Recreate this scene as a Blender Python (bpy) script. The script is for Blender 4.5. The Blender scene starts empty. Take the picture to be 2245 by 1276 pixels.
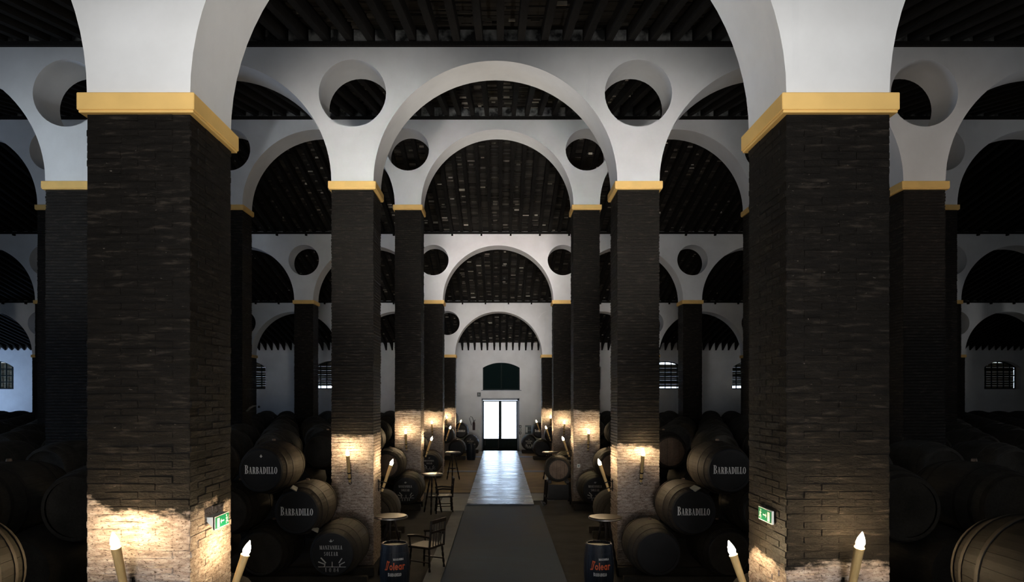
import bpy, bmesh, math, random
from math import pi, sin, cos, sqrt, radians
from mathutils import Vector, Matrix
from mathutils.geometry import tessellate_polygon

rng = random.Random(7)
SC = bpy.context.scene
COL = SC.collection

# ------------------------------------------------------------------ camera
ZC = 3.05                     # eye height above the cellar floor
F_PX = 24.0 / 36.0 * 2245
cam_d = bpy.data.cameras.new('camera')
cam_d.lens = 24.0
cam_d.sensor_width = 36.0
cam_d.sensor_fit = 'HORIZONTAL'
cam_d.shift_x = (1122.5 - 1097.0) / 2245
cam_d.shift_y = (872.0 - 638.0) / 2245
cam_d.clip_end = 400
cam = bpy.data.objects.new('camera', cam_d)
cam.location = (0, 0, ZC)
cam.rotation_euler = (pi / 2, 0, 0)
COL.objects.link(cam)
SC.camera = cam

# ------------------------------------------------------------------ world, daylight, exposure
SC.view_settings.view_transform = 'Standard'
SC.view_settings.look = 'None'
SC.view_settings.gamma = 1.0
SC.view_settings.use_curve_mapping = False
SC.view_settings.exposure = 0.0
w = bpy.data.worlds.new('daylight')
SC.world = w
w.use_nodes = True
bg = w.node_tree.nodes['Background']
bg.inputs['Color'].default_value = (0.86, 0.93, 1.0, 1)
bg.inputs['Strength'].default_value = 1.3


def area(name, loc, rot, sx, sy, power, col):
    d = bpy.data.lights.new(name, 'AREA')
    d.shape = 'RECTANGLE'
    d.size = sx
    d.size_y = sy
    d.energy = power
    d.color = col
    o = bpy.data.objects.new(name, d)
    o.location = loc
    o.rotation_euler = rot
    COL.objects.link(o)
    return o


sun_d = bpy.data.lights.new('sun', 'SUN')
sun_d.energy = 30.0
sun_d.angle = 0.02
sun_d.color = (1.0, 0.98, 0.95)
sun = bpy.data.objects.new('sun', sun_d)
sun.rotation_euler = Vector((0.35, 0.5, -0.79)).to_track_quat('-Z', 'Y').to_euler()
COL.objects.link(sun)
# added fill lamps brightening arcades through the assumed gate (far outside, behind the camera)
area('far_front_fill', (0, -150, -2.0), (radians(90), 0, 0), 56, 20, 200000, (1.0, 0.99, 0.985))  # added lamp set partly below floor level to reach the upper arcade walls
area('low_front_fill', (0, -20, 0.02), (radians(180), 0, 0), 11, 26, 2200, (1.0, 0.985, 0.97))  # added lamp at ground level, shining upward
# added fill spots without fittings behind the pillars, brightening the next arcade
def fill_spot(x, y, z, tx, ty, tz, power, cone, c):
    d = bpy.data.lights.new('nave_fill_spot', 'SPOT')
    d.energy = power
    d.color = c
    d.spot_size = radians(cone)
    d.spot_blend = 1.0
    d.shadow_soft_size = 0.12
    o = bpy.data.objects.new('nave_fill_spot', d)
    o.location = (x, y, z)
    o.rotation_euler = Vector((tx - x, ty - y, tz - z)).to_track_quat('-Z', 'Y').to_euler()
    COL.objects.link(o)


for sx in (-1, 1):
    fill_spot(-.09 + sx * 2.25, 6.05, 5.0, sx * 2.2, 12.4, 6.6, 1400, 50, (1.0, 0.985, 0.965))
    fill_spot(-.09 + sx * 2.25, 13.35, 6.6, sx * 2.0, 19.9, 8.3, 680, 50, (1.0, 0.965, 0.945))
    fill_spot(-.09 + sx * 2.25, 20.8, 7.0, sx * .2, 27.4, 7.9, 600, 60, (1.0, 0.92, 0.86))
    fill_spot(-.09 + sx * 2.25, 28.3, 5.6, sx * .4, 34.8, 6.6, 100, 60, (1.0, 0.95, 0.91))
for sx in (-1, 1):       # added unseen fill spots beside the pillars, brightening the arch soffits
    fill_spot(-.09 + sx * 2.12, 5.45, 4.7, -sx * 1.3, 5.45, 7.3, 150, 96, (1.0, 0.985, 0.96))
    fill_spot(-.09 + sx * 2.12, 12.8, 6.4, -sx * .8, 12.8, 9.1, 95, 84, (1.0, 0.94, 0.87))
    fill_spot(-.09 + sx * 2.12, 20.25, 8.1, -sx * .8, 20.25, 10.8, 75, 84, (1.0, 0.94, 0.87))
fill_spot(-7.9, 6.05, 5.0, -8.0, 12.4, 6.6, 800, 48, (0.80, 0.90, 1.0))  # added bluish and warm fill spots for the outer springers
fill_spot(7.72, 6.05, 5.0, 7.72, 12.4, 6.6, 330, 48, (1.0, 0.87, 0.77))
# lamps standing in for sky light from the sides; no openings in those walls
area('side_daylight_fill', (-33.2, 38.9, 3.4), (0, radians(-90), 0), 3.0, 2.6, 250, (0.42, 0.62, 1.0))
area('side_daylight_fill', (-22.5, 8.8, 4.2), (0, radians(-90), 0), 3.0, 4.0, 550, (0.55, 0.72, 1.0))
for sx in (-1, 1):  # added weak fill along both side walls, lifting the dark side naves
    for yy in (16.2, 31.3):
        area('side_daylight_fill', (sx * 33.2, yy, 4.4), (0, radians(90 * sx), 0), 3.0, 3.0, 45, (0.5, 0.68, 1.0) if sx < 0 else (0.85, 0.92, 1.0))
area('side_daylight_fill', (22.5, 8.8, 4.2), (0, radians(90), 0), 3.0, 4.0, 250, (0.9, 0.93, 1.0))  # added fill lamp standing inside the right wall line

# ------------------------------------------------------------------ layout numbers (metres)
SP = 5.2                      # bay width
X0 = -2.69                    # pillar 0; pillar i stands at X0 + SP * i
PW = 0.767                    # pillar width
HW = PW / 2
DK = [5.075, 12.41, 19.86, 27.39, 34.81]        # front faces of the five arcades
CAPZ = [ZC + v for v in (2.254, 3.93, 5.61, 3.915, 2.20)]
YR = 20.25                    # ridge
Y_END = 42.3
Y_FRONT = -2.4
ARC_R = (SP - PW) / 2
IDX = [(-2, 3), (-3, 4), (-4, 5), (-5, 6), (-5, 6)]


def roof(y):
    return ZC + 8.53 - 0.233 * abs(y - YR)


def floor_z(y):
    return 0.0 if y < 38.7 else -0.34 * (y - 38.7) / (Y_END - 38.7)


# ------------------------------------------------------------------ helpers
def tag(o, label=None, cat=None, group=None, kind=None):
    if label: o['label'] = label
    if cat: o['category'] = cat
    if group: o['group'] = group
    if kind: o['kind'] = kind
    return o


def empty(name, loc=(0, 0, 0), rz=0.0):
    o = bpy.data.objects.new(name, None)
    o.empty_display_size = 0.1
    o.location = loc
    o.rotation_euler = (0, 0, rz)
    COL.objects.link(o)
    return o


def link(name, me, parent=None, loc=(0, 0, 0), rot=(0, 0, 0)):
    o = bpy.data.objects.new(name, me)
    o.location = loc
    o.rotation_euler = rot
    COL.objects.link(o)
    if parent is not None:
        o.parent = parent
    return o


def copy_tree(o, parent=None):
    c = o.copy()
    COL.objects.link(c)
    c.parent = parent
    for ch in list(o.children):
        copy_tree(ch, c)
    return c


class MB:
    """collects simple solids into one mesh"""
    def __init__(self):
        self.v = []; self.f = []; self.s = []

    def add(self, vs, fs, smooth=False):
        b = len(self.v)
        self.v += [tuple(p) for p in vs]
        for f in fs:
            self.f.append([b + i for i in f]); self.s.append(smooth)
        return self

    def box(self, x0, x1, y0, y1, z0, z1, M=None):
        vs = [Vector(p) for p in ((x0, y0, z0), (x1, y0, z0), (x1, y1, z0), (x0, y1, z0), (x0, y0, z1), (x1, y0, z1), (x1, y1, z1), (x0, y1, z1))]
        if M: vs = [M @ p for p in vs]
        return self.add(vs, [(0, 3, 2, 1), (4, 5, 6, 7), (0, 1, 5, 4), (1, 2, 6, 5), (2, 3, 7, 6), (3, 0, 4, 7)])

    def bbox(self, x0, x1, y0, y1, z0, z1, b, M=None):
        """box with chamfered edges (24 vertices)"""
        vs = []; idx = {}
        xs, ys, zs = (x0, x1), (y0, y1), (z0, z1)
        for i in (0, 1):
            for j in (0, 1):
                for k in (0, 1):
                    sx, sy, sz = (1, -1)[i], (1, -1)[j], (1, -1)[k]
                    for a in 'xyz':
                        p = [xs[i] + sx * b, ys[j] + sy * b, zs[k] + sz * b]
                        if a == 'x': p[0] = xs[i]
                        if a == 'y': p[1] = ys[j]
                        if a == 'z': p[2] = zs[k]
                        idx[(i, j, k, a)] = len(vs)
                        q = Vector(p)
                        vs.append(M @ q if M else q)
        fs = []
        q = lambda *k: fs.append([idx[t] for t in k])
        for i in (0, 1):
            q((i, 0, 0, 'x'), (i, 1, 0, 'x'), (i, 1, 1, 'x'), (i, 0, 1, 'x'))
            q((0, i, 0, 'y'), (1, i, 0, 'y'), (1, i, 1, 'y'), (0, i, 1, 'y'))
            q((0, 0, i, 'z'), (1, 0, i, 'z'), (1, 1, i, 'z'), (0, 1, i, 'z'))
        for i in (0, 1):
            for j in (0, 1):
                q((i, j, 0, 'x'), (i, j, 1, 'x'), (i, j, 1, 'y'), (i, j, 0, 'y'))
                q((i, 0, j, 'x'), (i, 1, j, 'x'), (i, 1, j, 'z'), (i, 0, j, 'z'))
                q((0, i, j, 'y'), (1, i, j, 'y'), (1, i, j, 'z'), (0, i, j, 'z'))
                for k in (0, 1):
                    q((i, j, k, 'x'), (i, j, k, 'y'), (i, j, k, 'z'))
        return self.add(vs, fs)

    def lathe(self, prof, n=24, M=None, smooth=True, caps=True, a0=0.0, a1=2 * pi):
        """revolve [(r, z)] about z"""
        vs = []; fs = []
        full = abs(a1 - a0 - 2 * pi) < 1e-6
        m = n if full else n + 1
        for r, z in prof:
            for i in range(m):
                a = a0 + (a1 - a0) * i / n
                p = Vector((r * cos(a), r * sin(a), z))
                vs.append(M @ p if M else p)
        for k in range(len(prof) - 1):
            for i in range(n):
                j = (i + 1) % m
                fs.append((k * m + i, k * m + j, (k + 1) * m + j, (k + 1) * m + i))
        self.add(vs, fs, smooth)
        if caps and full:
            b = len(self.v) - len(vs)
            self.f.append([b + i for i in range(m)][::-1]); self.s.append(False)
            self.f.append([b + (len(prof) - 1) * m + i for i in range(m)]); self.s.append(False)
        return self

    def tube(self, pts, r, n=8, smooth=True):
        """tube through points; r number or list"""
        pts = [Vector(p) for p in pts]
        rs = r if isinstance(r, (list, tuple)) else [r] * len(pts)
        vs = []; fs = []
        for k, p in enumerate(pts):
            d = (pts[min(k + 1, len(pts) - 1)] - pts[max(k - 1, 0)]).normalized()
            up = Vector((0, 0, 1)) if abs(d.z) < 0.9 else Vector((1, 0, 0))
            u = d.cross(up).normalized(); v = d.cross(u)
            for i in range(n):
                a = 2 * pi * i / n
                vs.append(p + (u * cos(a) + v * sin(a)) * rs[k])
        for k in range(len(pts) - 1):
            for i in range(n):
                j = (i + 1) % n
                fs.append((k * n + i, k * n + j, (k + 1) * n + j, (k + 1) * n + i))
        b = len(self.v)
        self.add(vs, fs, smooth)
        self.f.append([b + i for i in range(n)]); self.s.append(False)
        self.f.append([b + (len(pts) - 1) * n + i for i in range(n)][::-1]); self.s.append(False)
        return self

    def mesh(self, name, mat, fix=True):
        me = bpy.data.meshes.new(name)
        me.from_pydata([tuple(p) for p in self.v], [], self.f)
        me.polygons.foreach_set('use_smooth', self.s)
        if fix:
            bm = bmesh.new(); bm.from_mesh(me)
            bmesh.ops.recalc_face_normals(bm, faces=bm.faces)
            bm.to_mesh(me); bm.free()
        if mat is not None:
            me.materials.append(mat)
        me.update()
        if any(self.s):
            me.set_sharp_from_angle(angle=radians(38))
        return me

    def obj(self, name, mat, parent=None, loc=(0, 0, 0), rot=(0, 0, 0), fix=True):
        return link(name, self.mesh(name, mat, fix), parent, loc, rot)


def slab(loops, y0, y1, smooth_from=1e9):
    """extrude 2-D loops (x, z) [outer, hole, hole ...] from y0 to y1; returns MB"""
    mb = MB()
    flat = [p for l in loops for p in l]
    n = len(flat)
    tris = tessellate_polygon([[Vector((p[0], p[1], 0)) for p in l] for l in loops])
    vs = [(p[0], y0, p[1]) for p in flat] + [(p[0], y1, p[1]) for p in flat]
    fs = [list(t) for t in tris] + [[i + n for i in t][::-1] for t in tris]
    mb.add(vs, fs)
    b = 0
    for l in loops:
        m = len(l)
        for i in range(m):
            j = (i + 1) % m
            mb.f.append([b + i, b + j, b + j + n, b + i + n])
            L = sqrt((l[i][0] - l[j][0]) ** 2 + (l[i][1] - l[j][1]) ** 2)
            mb.s.append(L < 0.25)
        b += m
    return mb


def circle(cx, cz, r, n=40):
    return [(cx + r * cos(2 * pi * i / n), cz + r * sin(2 * pi * i / n)) for i in range(n)]


# ------------------------------------------------------------------ materials
def srgb(*c):
    return tuple(((v / 255) / 12.92 if v <= 10 else (((v / 255) + 0.055) / 1.055) ** 2.4) for v in c) + (1,)


class N:
    def __init__(self, name):
        self.m = bpy.data.materials.new(name)
        self.m.use_nodes = True
        self.t = self.m.node_tree
        self.b = self.t.nodes['Principled BSDF']

    def n(self, typ, **kw):
        x = self.t.nodes.new(typ)
        for k, v in kw.items():
            if k.startswith('_'):
                setattr(x, k[1:], v)
            else:
                x.inputs[k].default_value = v
        return x

    def l(self, a, b):
        self.t.links.new(a, b)

    def coord(self, kind='Object', scale=(1, 1, 1)):
        tc = self.n('ShaderNodeTexCoord')
        mp = self.n('ShaderNodeMapping')
        mp.inputs['Scale'].default_value = scale
        self.l(tc.outputs[kind], mp.inputs['Vector'])
        return mp.outputs['Vector']

    def pos(self, scale=(1, 1, 1)):
        g = self.n('ShaderNodeNewGeometry')
        mp = self.n('ShaderNodeMapping')
        mp.inputs['Scale'].default_value = scale
        self.l(g.outputs['Position'], mp.inputs['Vector'])
        return mp.outputs['Vector']

    def noise(self, vec, scale, detail=4.0, rough=0.55, dist=0.0):
        x = self.n('ShaderNodeTexNoise', Scale=scale, Detail=detail, Roughness=rough, Distortion=dist)
        self.l(vec, x.inputs['Vector'])
        return x.outputs['Fac']

    def ramp(self, fac, stops, interp='LINEAR'):
        r = self.n('ShaderNodeValToRGB')
        r.color_ramp.interpolation = interp
        e = r.color_ramp.elements
        while len(e) < len(stops): e.new(0.5)
        for k, (p, c) in enumerate(stops):
            e[k].position = p
            e[k].color = c if len(c) == 4 else tuple(c) + (1,)
        self.l(fac, r.inputs['Fac'])
        return r.outputs['Color']

    def mix(self, fac, a, b, mode='MIX'):
        x = self.n('ShaderNodeMix', _data_type='RGBA', _blend_type=mode)
        for s, v in ((x.inputs[0], fac), (x.inputs[6], a), (x.inputs[7], b)):
            if hasattr(v, 'links') or hasattr(v, 'is_linked'): self.l(v, s)
            else: s.default_value = v if not isinstance(v, tuple) or len(v) == 4 else v + (1,)
        return x.outputs[2]

    def math(self, op, a, b=0.0, clamp=False):
        x = self.n('ShaderNodeMath', _operation=op, _use_clamp=clamp)
        for s, v in ((x.inputs[0], a), (x.inputs[1], b)):
            if hasattr(v, 'is_linked'): self.l(v, s)
            else: s.default_value = v
        return x.outputs[0]

    def bump(self, h, strength=0.3, dist=0.02):
        x = self.n('ShaderNodeBump', Strength=strength, Distance=dist)
        self.l(h, x.inputs['Height'])
        self.l(x.outputs['Normal'], self.b.inputs['Normal'])

    def col(self, c):
        s = self.b.inputs['Base Color']
        if hasattr(c, 'is_linked'): self.l(c, s)
        else: s.default_value = c if len(c) == 4 else tuple(c) + (1,)

    def set(self, rough=0.6, metal=0.0, spec=0.5):
        self.b.inputs['Roughness'].default_value = rough
        self.b.inputs['Metallic'].default_value = metal
        self.b.inputs['Specular IOR Level'].default_value = spec
        return self


def simple(name, c, rough=0.6, metal=0.0, spec=0.5, var=0.0, scale=6.0, stretch=(1, 1, 1), bump=0.0):
    k = N(name); k.set(rough, metal, spec)
    if var or bump:
        f = k.noise(k.coord('Object', stretch), scale, 5)
        if var:
            lo = tuple(v * (1 - var) for v in c[:3]); hi = tuple(min(1, v * (1 + var)) for v in c[:3])
            k.col(k.ramp(f, [(0.3, lo), (0.7, hi)]))
        else:
            k.col(c)
        if bump: k.bump(f, bump, 0.01)
    else:
        k.col(c)
    return k.m


def mat_whitewash():
    k = N('whitewash'); k.set(0.75, 0, 0.3)
    p = k.pos()
    f = k.noise(p, 0.9, 6, 0.6)
    c = k.ramp(f, [(0.3, (0.70, 0.69, 0.67)), (0.7, (0.83, 0.825, 0.81))])
    s = k.noise(k.pos((3.0, 3.0, 0.35)), 1.2, 5, 0.6)          # rain streaks in the lime wash
    st = k.ramp(s, [(0.62, (0, 0, 0)), (0.8, (1, 1, 1))])
    c = k.mix(k.math('MULTIPLY', st, 0.25), c, (0.52, 0.53, 0.55))
    k.col(c)
    k.bump(k.noise(p, 7.0, 6, 0.6), 0.12, 0.02)
    return k.m


def mat_infill():
    k = N('mottled_infill'); k.set(0.9, 0, 0.2)
    f = k.noise(k.pos((2.2, 1, 2.0)), 1.6, 3)
    k.col(k.ramp(f, [(0.42, (0.02, 0.02, 0.02)), (0.6, (0.28, 0.28, 0.27))]))
    return k.m


def mat_brick(name, edge, wob=0.10, tilt=0.0, cx=0.0, ambient_gain=1.0):
    """black-painted brick down to a ragged line at height edge, bare lime-dusted brick below it"""
    k = N(name); k.set(0.7, 0, 0.12)
    p = k.pos()
    g = k.n('ShaderNodeSeparateXYZ'); k.l(p, g.inputs[0])
    n1 = k.noise(k.pos((1.0, 1.0, 1.6)), 2.6, 5, 0.6)
    n2 = k.noise(k.pos((2.0, 2.0, 9.0)), 4.0, 4, 0.6)
    zz = k.math('ADD', g.outputs['Z'], k.math('MULTIPLY', k.math('SUBTRACT', n1, 0.5), wob * 5))
    zz = k.math('ADD', zz, k.math('MULTIPLY', k.math('SUBTRACT', n2, 0.5), wob * 2))
    if tilt:
        zz = k.math('SUBTRACT', zz, k.math('MULTIPLY', k.math('SUBTRACT', g.outputs['X'], cx), tilt))
    up = k.math('MULTIPLY', k.math('SUBTRACT', zz, edge - 0.03), 16.0, True)
    # paint
    d = k.noise(k.pos((1.5, 1.5, 9.0)), 3.5, 6, 0.65)
    paint = k.ramp(d, [(p_, tuple(v_ * ambient_gain for v_ in c_)) for p_, c_ in ((0.30, (0.0055, 0.0047, 0.0038)), (0.56, (0.0105, 0.0086, 0.0068)), (0.78, (0.055, 0.044, 0.034)))])
    sp = k.noise(k.pos((1, 1, 1.8)), 26.0, 4, 0.7)
    chips = k.ramp(sp, [(0.665, (0, 0, 0)), (0.73, (1, 1, 1))])
    paint = k.mix(chips, paint, (0.20, 0.17, 0.14))
    # bare brick with lime dust
    b1 = k.noise(k.pos((2.0, 2.0, 7.0)), 5.0, 6, 0.7)
    bare = k.ramp(b1, [(0.28, (0.11, 0.078, 0.06)), (0.48, (0.34, 0.27, 0.225)), (0.72, (0.56, 0.49, 0.43))])
    b2 = k.noise(k.pos((1, 1, 2.0)), 40.0, 3, 0.6)
    bare = k.mix(k.ramp(b2, [(0.56, (0, 0, 0)), (0.66, (1, 1, 1))]), bare, (0.10, 0.07, 0.05))
    k.col(k.mix(up, bare, paint))
    h = k.math('ADD', k.math('MULTIPLY', k.noise(k.pos((1, 1, 2.5)), 14.0, 6, 0.7), 1.0), k.math('MULTIPLY', sp, 0.5))
    k.bump(h, 0.85, 0.022)
    rr = k.n('ShaderNodeMapRange'); k.l(up, rr.inputs['Value'])
    rr.inputs['To Min'].default_value = 0.9; rr.inputs['To Max'].default_value = 0.62
    k.l(rr.outputs[0], k.b.inputs['Roughness'])
    return k.m


def mat_boards():
    k = N('roof_boards'); k.set(0.85, 0, 0.1)
    g = k.n('ShaderNodeNewGeometry')
    k.col(k.ramp(g.outputs['Random Per Island'], [(0.0, (0.024, 0.0215, 0.019)), (0.9, (0.045, 0.040, 0.034)), (1.0, (0.07, 0.062, 0.05))]))
    return k.m


def mat_edge_dash():
    k = N('lit_edge_dash'); k.set(0.9, 0, 0.1)
    g = k.n('ShaderNodeNewGeometry')
    k.col(k.ramp(g.outputs['Random Per Island'], [(0.0, (0.03, 0.026, 0.022)), (0.7, (0.12, 0.105, 0.085)), (1.0, (0.55, 0.49, 0.40))]))
    return k.m


def mat_barrel(name, c0, c1):
    k = N(name); k.set(0.7, 0, 0.15)
    f = k.noise(k.pos((1.6, 1.6, 1.6)), 2.6, 6, 0.65)
    c = k.ramp(f, [(0.3, c0), (0.7, c1)])
    f2 = k.noise(k.coord('Object', (9, 0.7, 9)), 5.0, 5, 0.6)
    c = k.mix(k.math('MULTIPLY', k.ramp(f2, [(0.35, (0, 0, 0)), (0.75, (1, 1, 1))]), 0.45), c, tuple(v * 0.35 for v in c0))
    k.col(c)
    k.bump(f2, 0.25, 0.008)
    return k.m


def mat_ground():
    k = N('cellar_ground'); k.set(0.85, 0, 0.3)
    p = k.pos()
    g = k.n('ShaderNodeSeparateXYZ'); k.l(p, g.inputs[0])
    f = k.noise(p, 1.3, 6, 0.6)
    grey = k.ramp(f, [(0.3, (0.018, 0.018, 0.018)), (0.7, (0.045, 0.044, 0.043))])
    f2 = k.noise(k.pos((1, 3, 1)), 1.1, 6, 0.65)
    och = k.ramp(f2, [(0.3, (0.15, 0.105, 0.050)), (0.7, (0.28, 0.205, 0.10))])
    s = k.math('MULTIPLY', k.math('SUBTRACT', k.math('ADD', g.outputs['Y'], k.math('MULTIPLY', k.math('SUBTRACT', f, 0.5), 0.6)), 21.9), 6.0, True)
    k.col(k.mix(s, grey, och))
    k.bump(k.noise(p, 18, 5, 0.6), 0.25, 0.01)
    return k.m


def mat_path(name, c0, c1, r0, r1, spec=0.5):
    k = N(name); k.set(0.4, 0, spec)
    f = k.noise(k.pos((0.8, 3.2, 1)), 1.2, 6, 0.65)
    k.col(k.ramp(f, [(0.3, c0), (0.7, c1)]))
    rr = k.n('ShaderNodeMapRange'); k.l(f, rr.inputs['Value'])
    rr.inputs['From Min'].default_value = 0.3; rr.inputs['From Max'].default_value = 0.7
    rr.inputs['To Min'].default_value = r0; rr.inputs['To Max'].default_value = r1
    k.l(rr.outputs[0], k.b.inputs['Roughness'])
    k.bump(k.noise(k.pos((1, 2.5, 1)), 5, 6, 0.65), 0.12, 0.01)
    return k.m


def emit(name, c, s):
    k = N(name)
    k.col((0, 0, 0))
    k.b.inputs['Emission Color'].default_value = tuple(c) + (1,)
    k.b.inputs['Emission Strength'].default_value = s
    return k.m


M = {}
M['white'] = mat_whitewash()
M['infill'] = mat_infill()
M['yellow'] = simple('ochre_paint', srgb(240, 196, 116), 0.6, 0, 0.4, 0.07, 3.0, (1, 1, 1), 0.05)
M['rafter'] = simple('sooty_rafter', (0.015, 0.0135, 0.012), 0.85, 0, 0.08, 0.35, 4.0, (8, 0.6, 8))
M['boards'] = mat_boards()
M['edge_dash'] = mat_edge_dash()
M['deck'] = simple('roof_deck', (0.008, 0.0075, 0.007), 0.9, 0, 0.1)
M['oak'] = mat_barrel('old_oak', (0.024, 0.019, 0.0138), (0.060, 0.0475, 0.035))
M['oak_dark'] = mat_barrel('black_oak', (0.026, 0.0235, 0.0195), (0.056, 0.049, 0.040))
M['oak_lifted'] = mat_barrel('lifted_black_oak', (0.045, 0.042, 0.036), (0.10, 0.092, 0.08))  # black oak made lighter in place of ambient light on far barrels
M['oak_mid'] = mat_barrel('darkest_oak', (0.0042, 0.0037, 0.0027), (0.0105, 0.009, 0.0066))  # darkest oak tone, for the two edge barrels
M['hoop'] = simple('hoop_iron', (0.022, 0.0185, 0.015), 0.65, 0.0, 0.2, 0.4, 9.0)
M['head_black'] = simple('black_head_paint', (0.019, 0.020, 0.0225), 0.6, 0, 0.15, 0.2, 3.0)
M['head_oak'] = mat_barrel('bare_head_oak', (0.14, 0.095, 0.068), (0.25, 0.175, 0.125))
M['letter'] = simple('lettering_white', (0.86, 0.86, 0.84), 0.6)
M['letter_dim'] = simple('lettering_worn', (0.52, 0.52, 0.51), 0.6)
M['letter_red'] = simple('lettering_orange', (0.60, 0.10, 0.03), 0.5)
M['cask'] = simple('navy_cask_paint', (0.010, 0.014, 0.022), 0.5, 0, 0.2, 0.3, 4.0)
M['torch'] = simple('torch_wood', (0.46, 0.31, 0.13), 0.55, 0, 0.4, 0.25, 5.0, (6, 6, 1))
M['iron'] = simple('black_iron', (0.015, 0.013, 0.012), 0.5, 0.6, 0.5)
M['flame'] = emit('flame', (1.0, 0.74, 0.42), 480.0)
M['green'] = simple('sign_green', (0.0, 0.155, 0.075), 0.4)
M['signwhite'] = simple('sign_white', (0.72, 0.74, 0.70), 0.4)
M['doorpaint'] = simple('green_black_paint', (0.014, 0.022, 0.021), 0.7, 0, 0.08, 0.2, 4.0)
M['frame_grey'] = simple('grey_frame_paint', (0.17, 0.19, 0.22), 0.5)
M['chrome'] = simple('bright_metal', (0.22, 0.21, 0.20), 0.45, 1.0)
M['wood_dark'] = simple('dark_varnished_wood', (0.012, 0.009, 0.007), 0.4, 0, 0.2, 0.3, 6.0, (1, 1, 6))
M['tabletop'] = simple('polished_tabletop', (0.020, 0.015, 0.012), 0.3, 0, 0.12, 0.2, 6.0)
M['plaster_pale'] = simple('pale_kerb', (0.15, 0.165, 0.185), 0.7, 0, 0.4, 0.12, 3.0)
M['ground'] = mat_ground()
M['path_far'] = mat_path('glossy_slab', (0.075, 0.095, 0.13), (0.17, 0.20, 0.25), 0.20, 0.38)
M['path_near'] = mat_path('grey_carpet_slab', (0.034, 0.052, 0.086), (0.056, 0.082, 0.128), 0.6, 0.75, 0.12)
kb = N('esparto_blind'); kb.set(0.85, 0, 0.1)
_f = kb.ramp(kb.noise(kb.coord('Object', (0.5, 1, 7)), 5.0, 4), [(0.3, (0.10, 0.085, 0.05)), (0.7, (0.30, 0.25, 0.16))])
kb.col(_f)
_t = kb.n('ShaderNodeBsdfTranslucent'); kb.l(_f, _t.inputs['Color'])
_m = kb.n('ShaderNodeMixShader'); _m.inputs[0].default_value = 0.022
kb.l(kb.b.outputs[0], _m.inputs[1]); kb.l(_t.outputs[0], _m.inputs[2])
kb.l(_m.outputs[0], kb.t.nodes['Material Output'].inputs['Surface'])
M['blind'] = kb.m
M['shutter'] = simple('dark_green_shutter', (0.006, 0.013, 0.013), 0.8, 0, 0.03)
M['red'] = simple('dull_red_paint', (0.045, 0.018, 0.018), 0.4)
M['box_grey'] = simple('grey_plastic', (0.20, 0.23, 0.22), 0.5)
M['box_dark'] = simple('dark_plastic', (0.03, 0.035, 0.035), 0.5)
M['outside'] = simple('sunlit_render', (0.60, 0.73, 0.90), 0.8)
M['bone'] = simple('pale_dusty_wood', (0.20, 0.195, 0.17), 0.7, 0, 0.4, 0.15)
mg = N('clear_glass')
mg.b.inputs['Transmission Weight'].default_value = 1.0
mg.set(0.02, 0, 0.5); mg.b.inputs['IOR'].default_value = 1.01
mg.col((1, 1, 1)); M['glass'] = mg.m

# ------------------------------------------------------------------ setting: floor
XL, XR = -33.5, 33.5
fb = MB()
for (a, b) in ((Y_FRONT, 38.7), (38.7, Y_END + 0.75)):
    za, zb = floor_z(a), floor_z(min(b, Y_END))
    n = len(fb.v)
    fb.add([(XL, a, za), (XR, a, za), (XR, b, zb), (XL, b, zb)], [(0, 1, 2, 3)])
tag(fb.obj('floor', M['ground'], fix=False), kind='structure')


def strip(name, x0, x1, y0, y1, h, m, pieces=1):
    mb = MB()
    cuts = [y0] + [c for c in (38.7,) if y0 < c < y1] + [y1]
    for a, b in zip(cuts[:-1], cuts[1:]):
        za, zb = floor_z(a), floor_z(b)
        vs = [(x0, a, za), (x1, a, za), (x1, b, zb), (x0, b, zb), (x0, a, za + h), (x1, a, za + h), (x1, b, zb + h), (x0, b, zb + h)]
        mb.add(vs, [(0, 3, 2, 1), (4, 5, 6, 7), (0, 1, 5, 4), (1, 2, 6, 5), (2, 3, 7, 6), (3, 0, 4, 7)])
    return tag(mb.obj(name, m), kind='structure')


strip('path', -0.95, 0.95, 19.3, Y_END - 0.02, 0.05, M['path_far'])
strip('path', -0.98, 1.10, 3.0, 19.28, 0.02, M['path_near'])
strip('kerb', -1.27, -0.985, 3.0, 18.2, 0.045, M['plaster_pale'])
strip('kerb', -1.75, -0.96, 18.3, 21.6, 0.012, M['plaster_pale'])
strip('kerb', 0.96, 1.6, 20.2, 21.7, 0.012, M['plaster_pale'])
for (ya, yb) in ((27.95, 28.5), (34.85, 35.55)):
    strip('footing_strip', -2.2, -0.96, ya, yb, 0.014, M['plaster_pale'])
    strip('footing_strip', 0.96, 2.0, ya, yb, 0.014, M['plaster_pale'])

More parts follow.
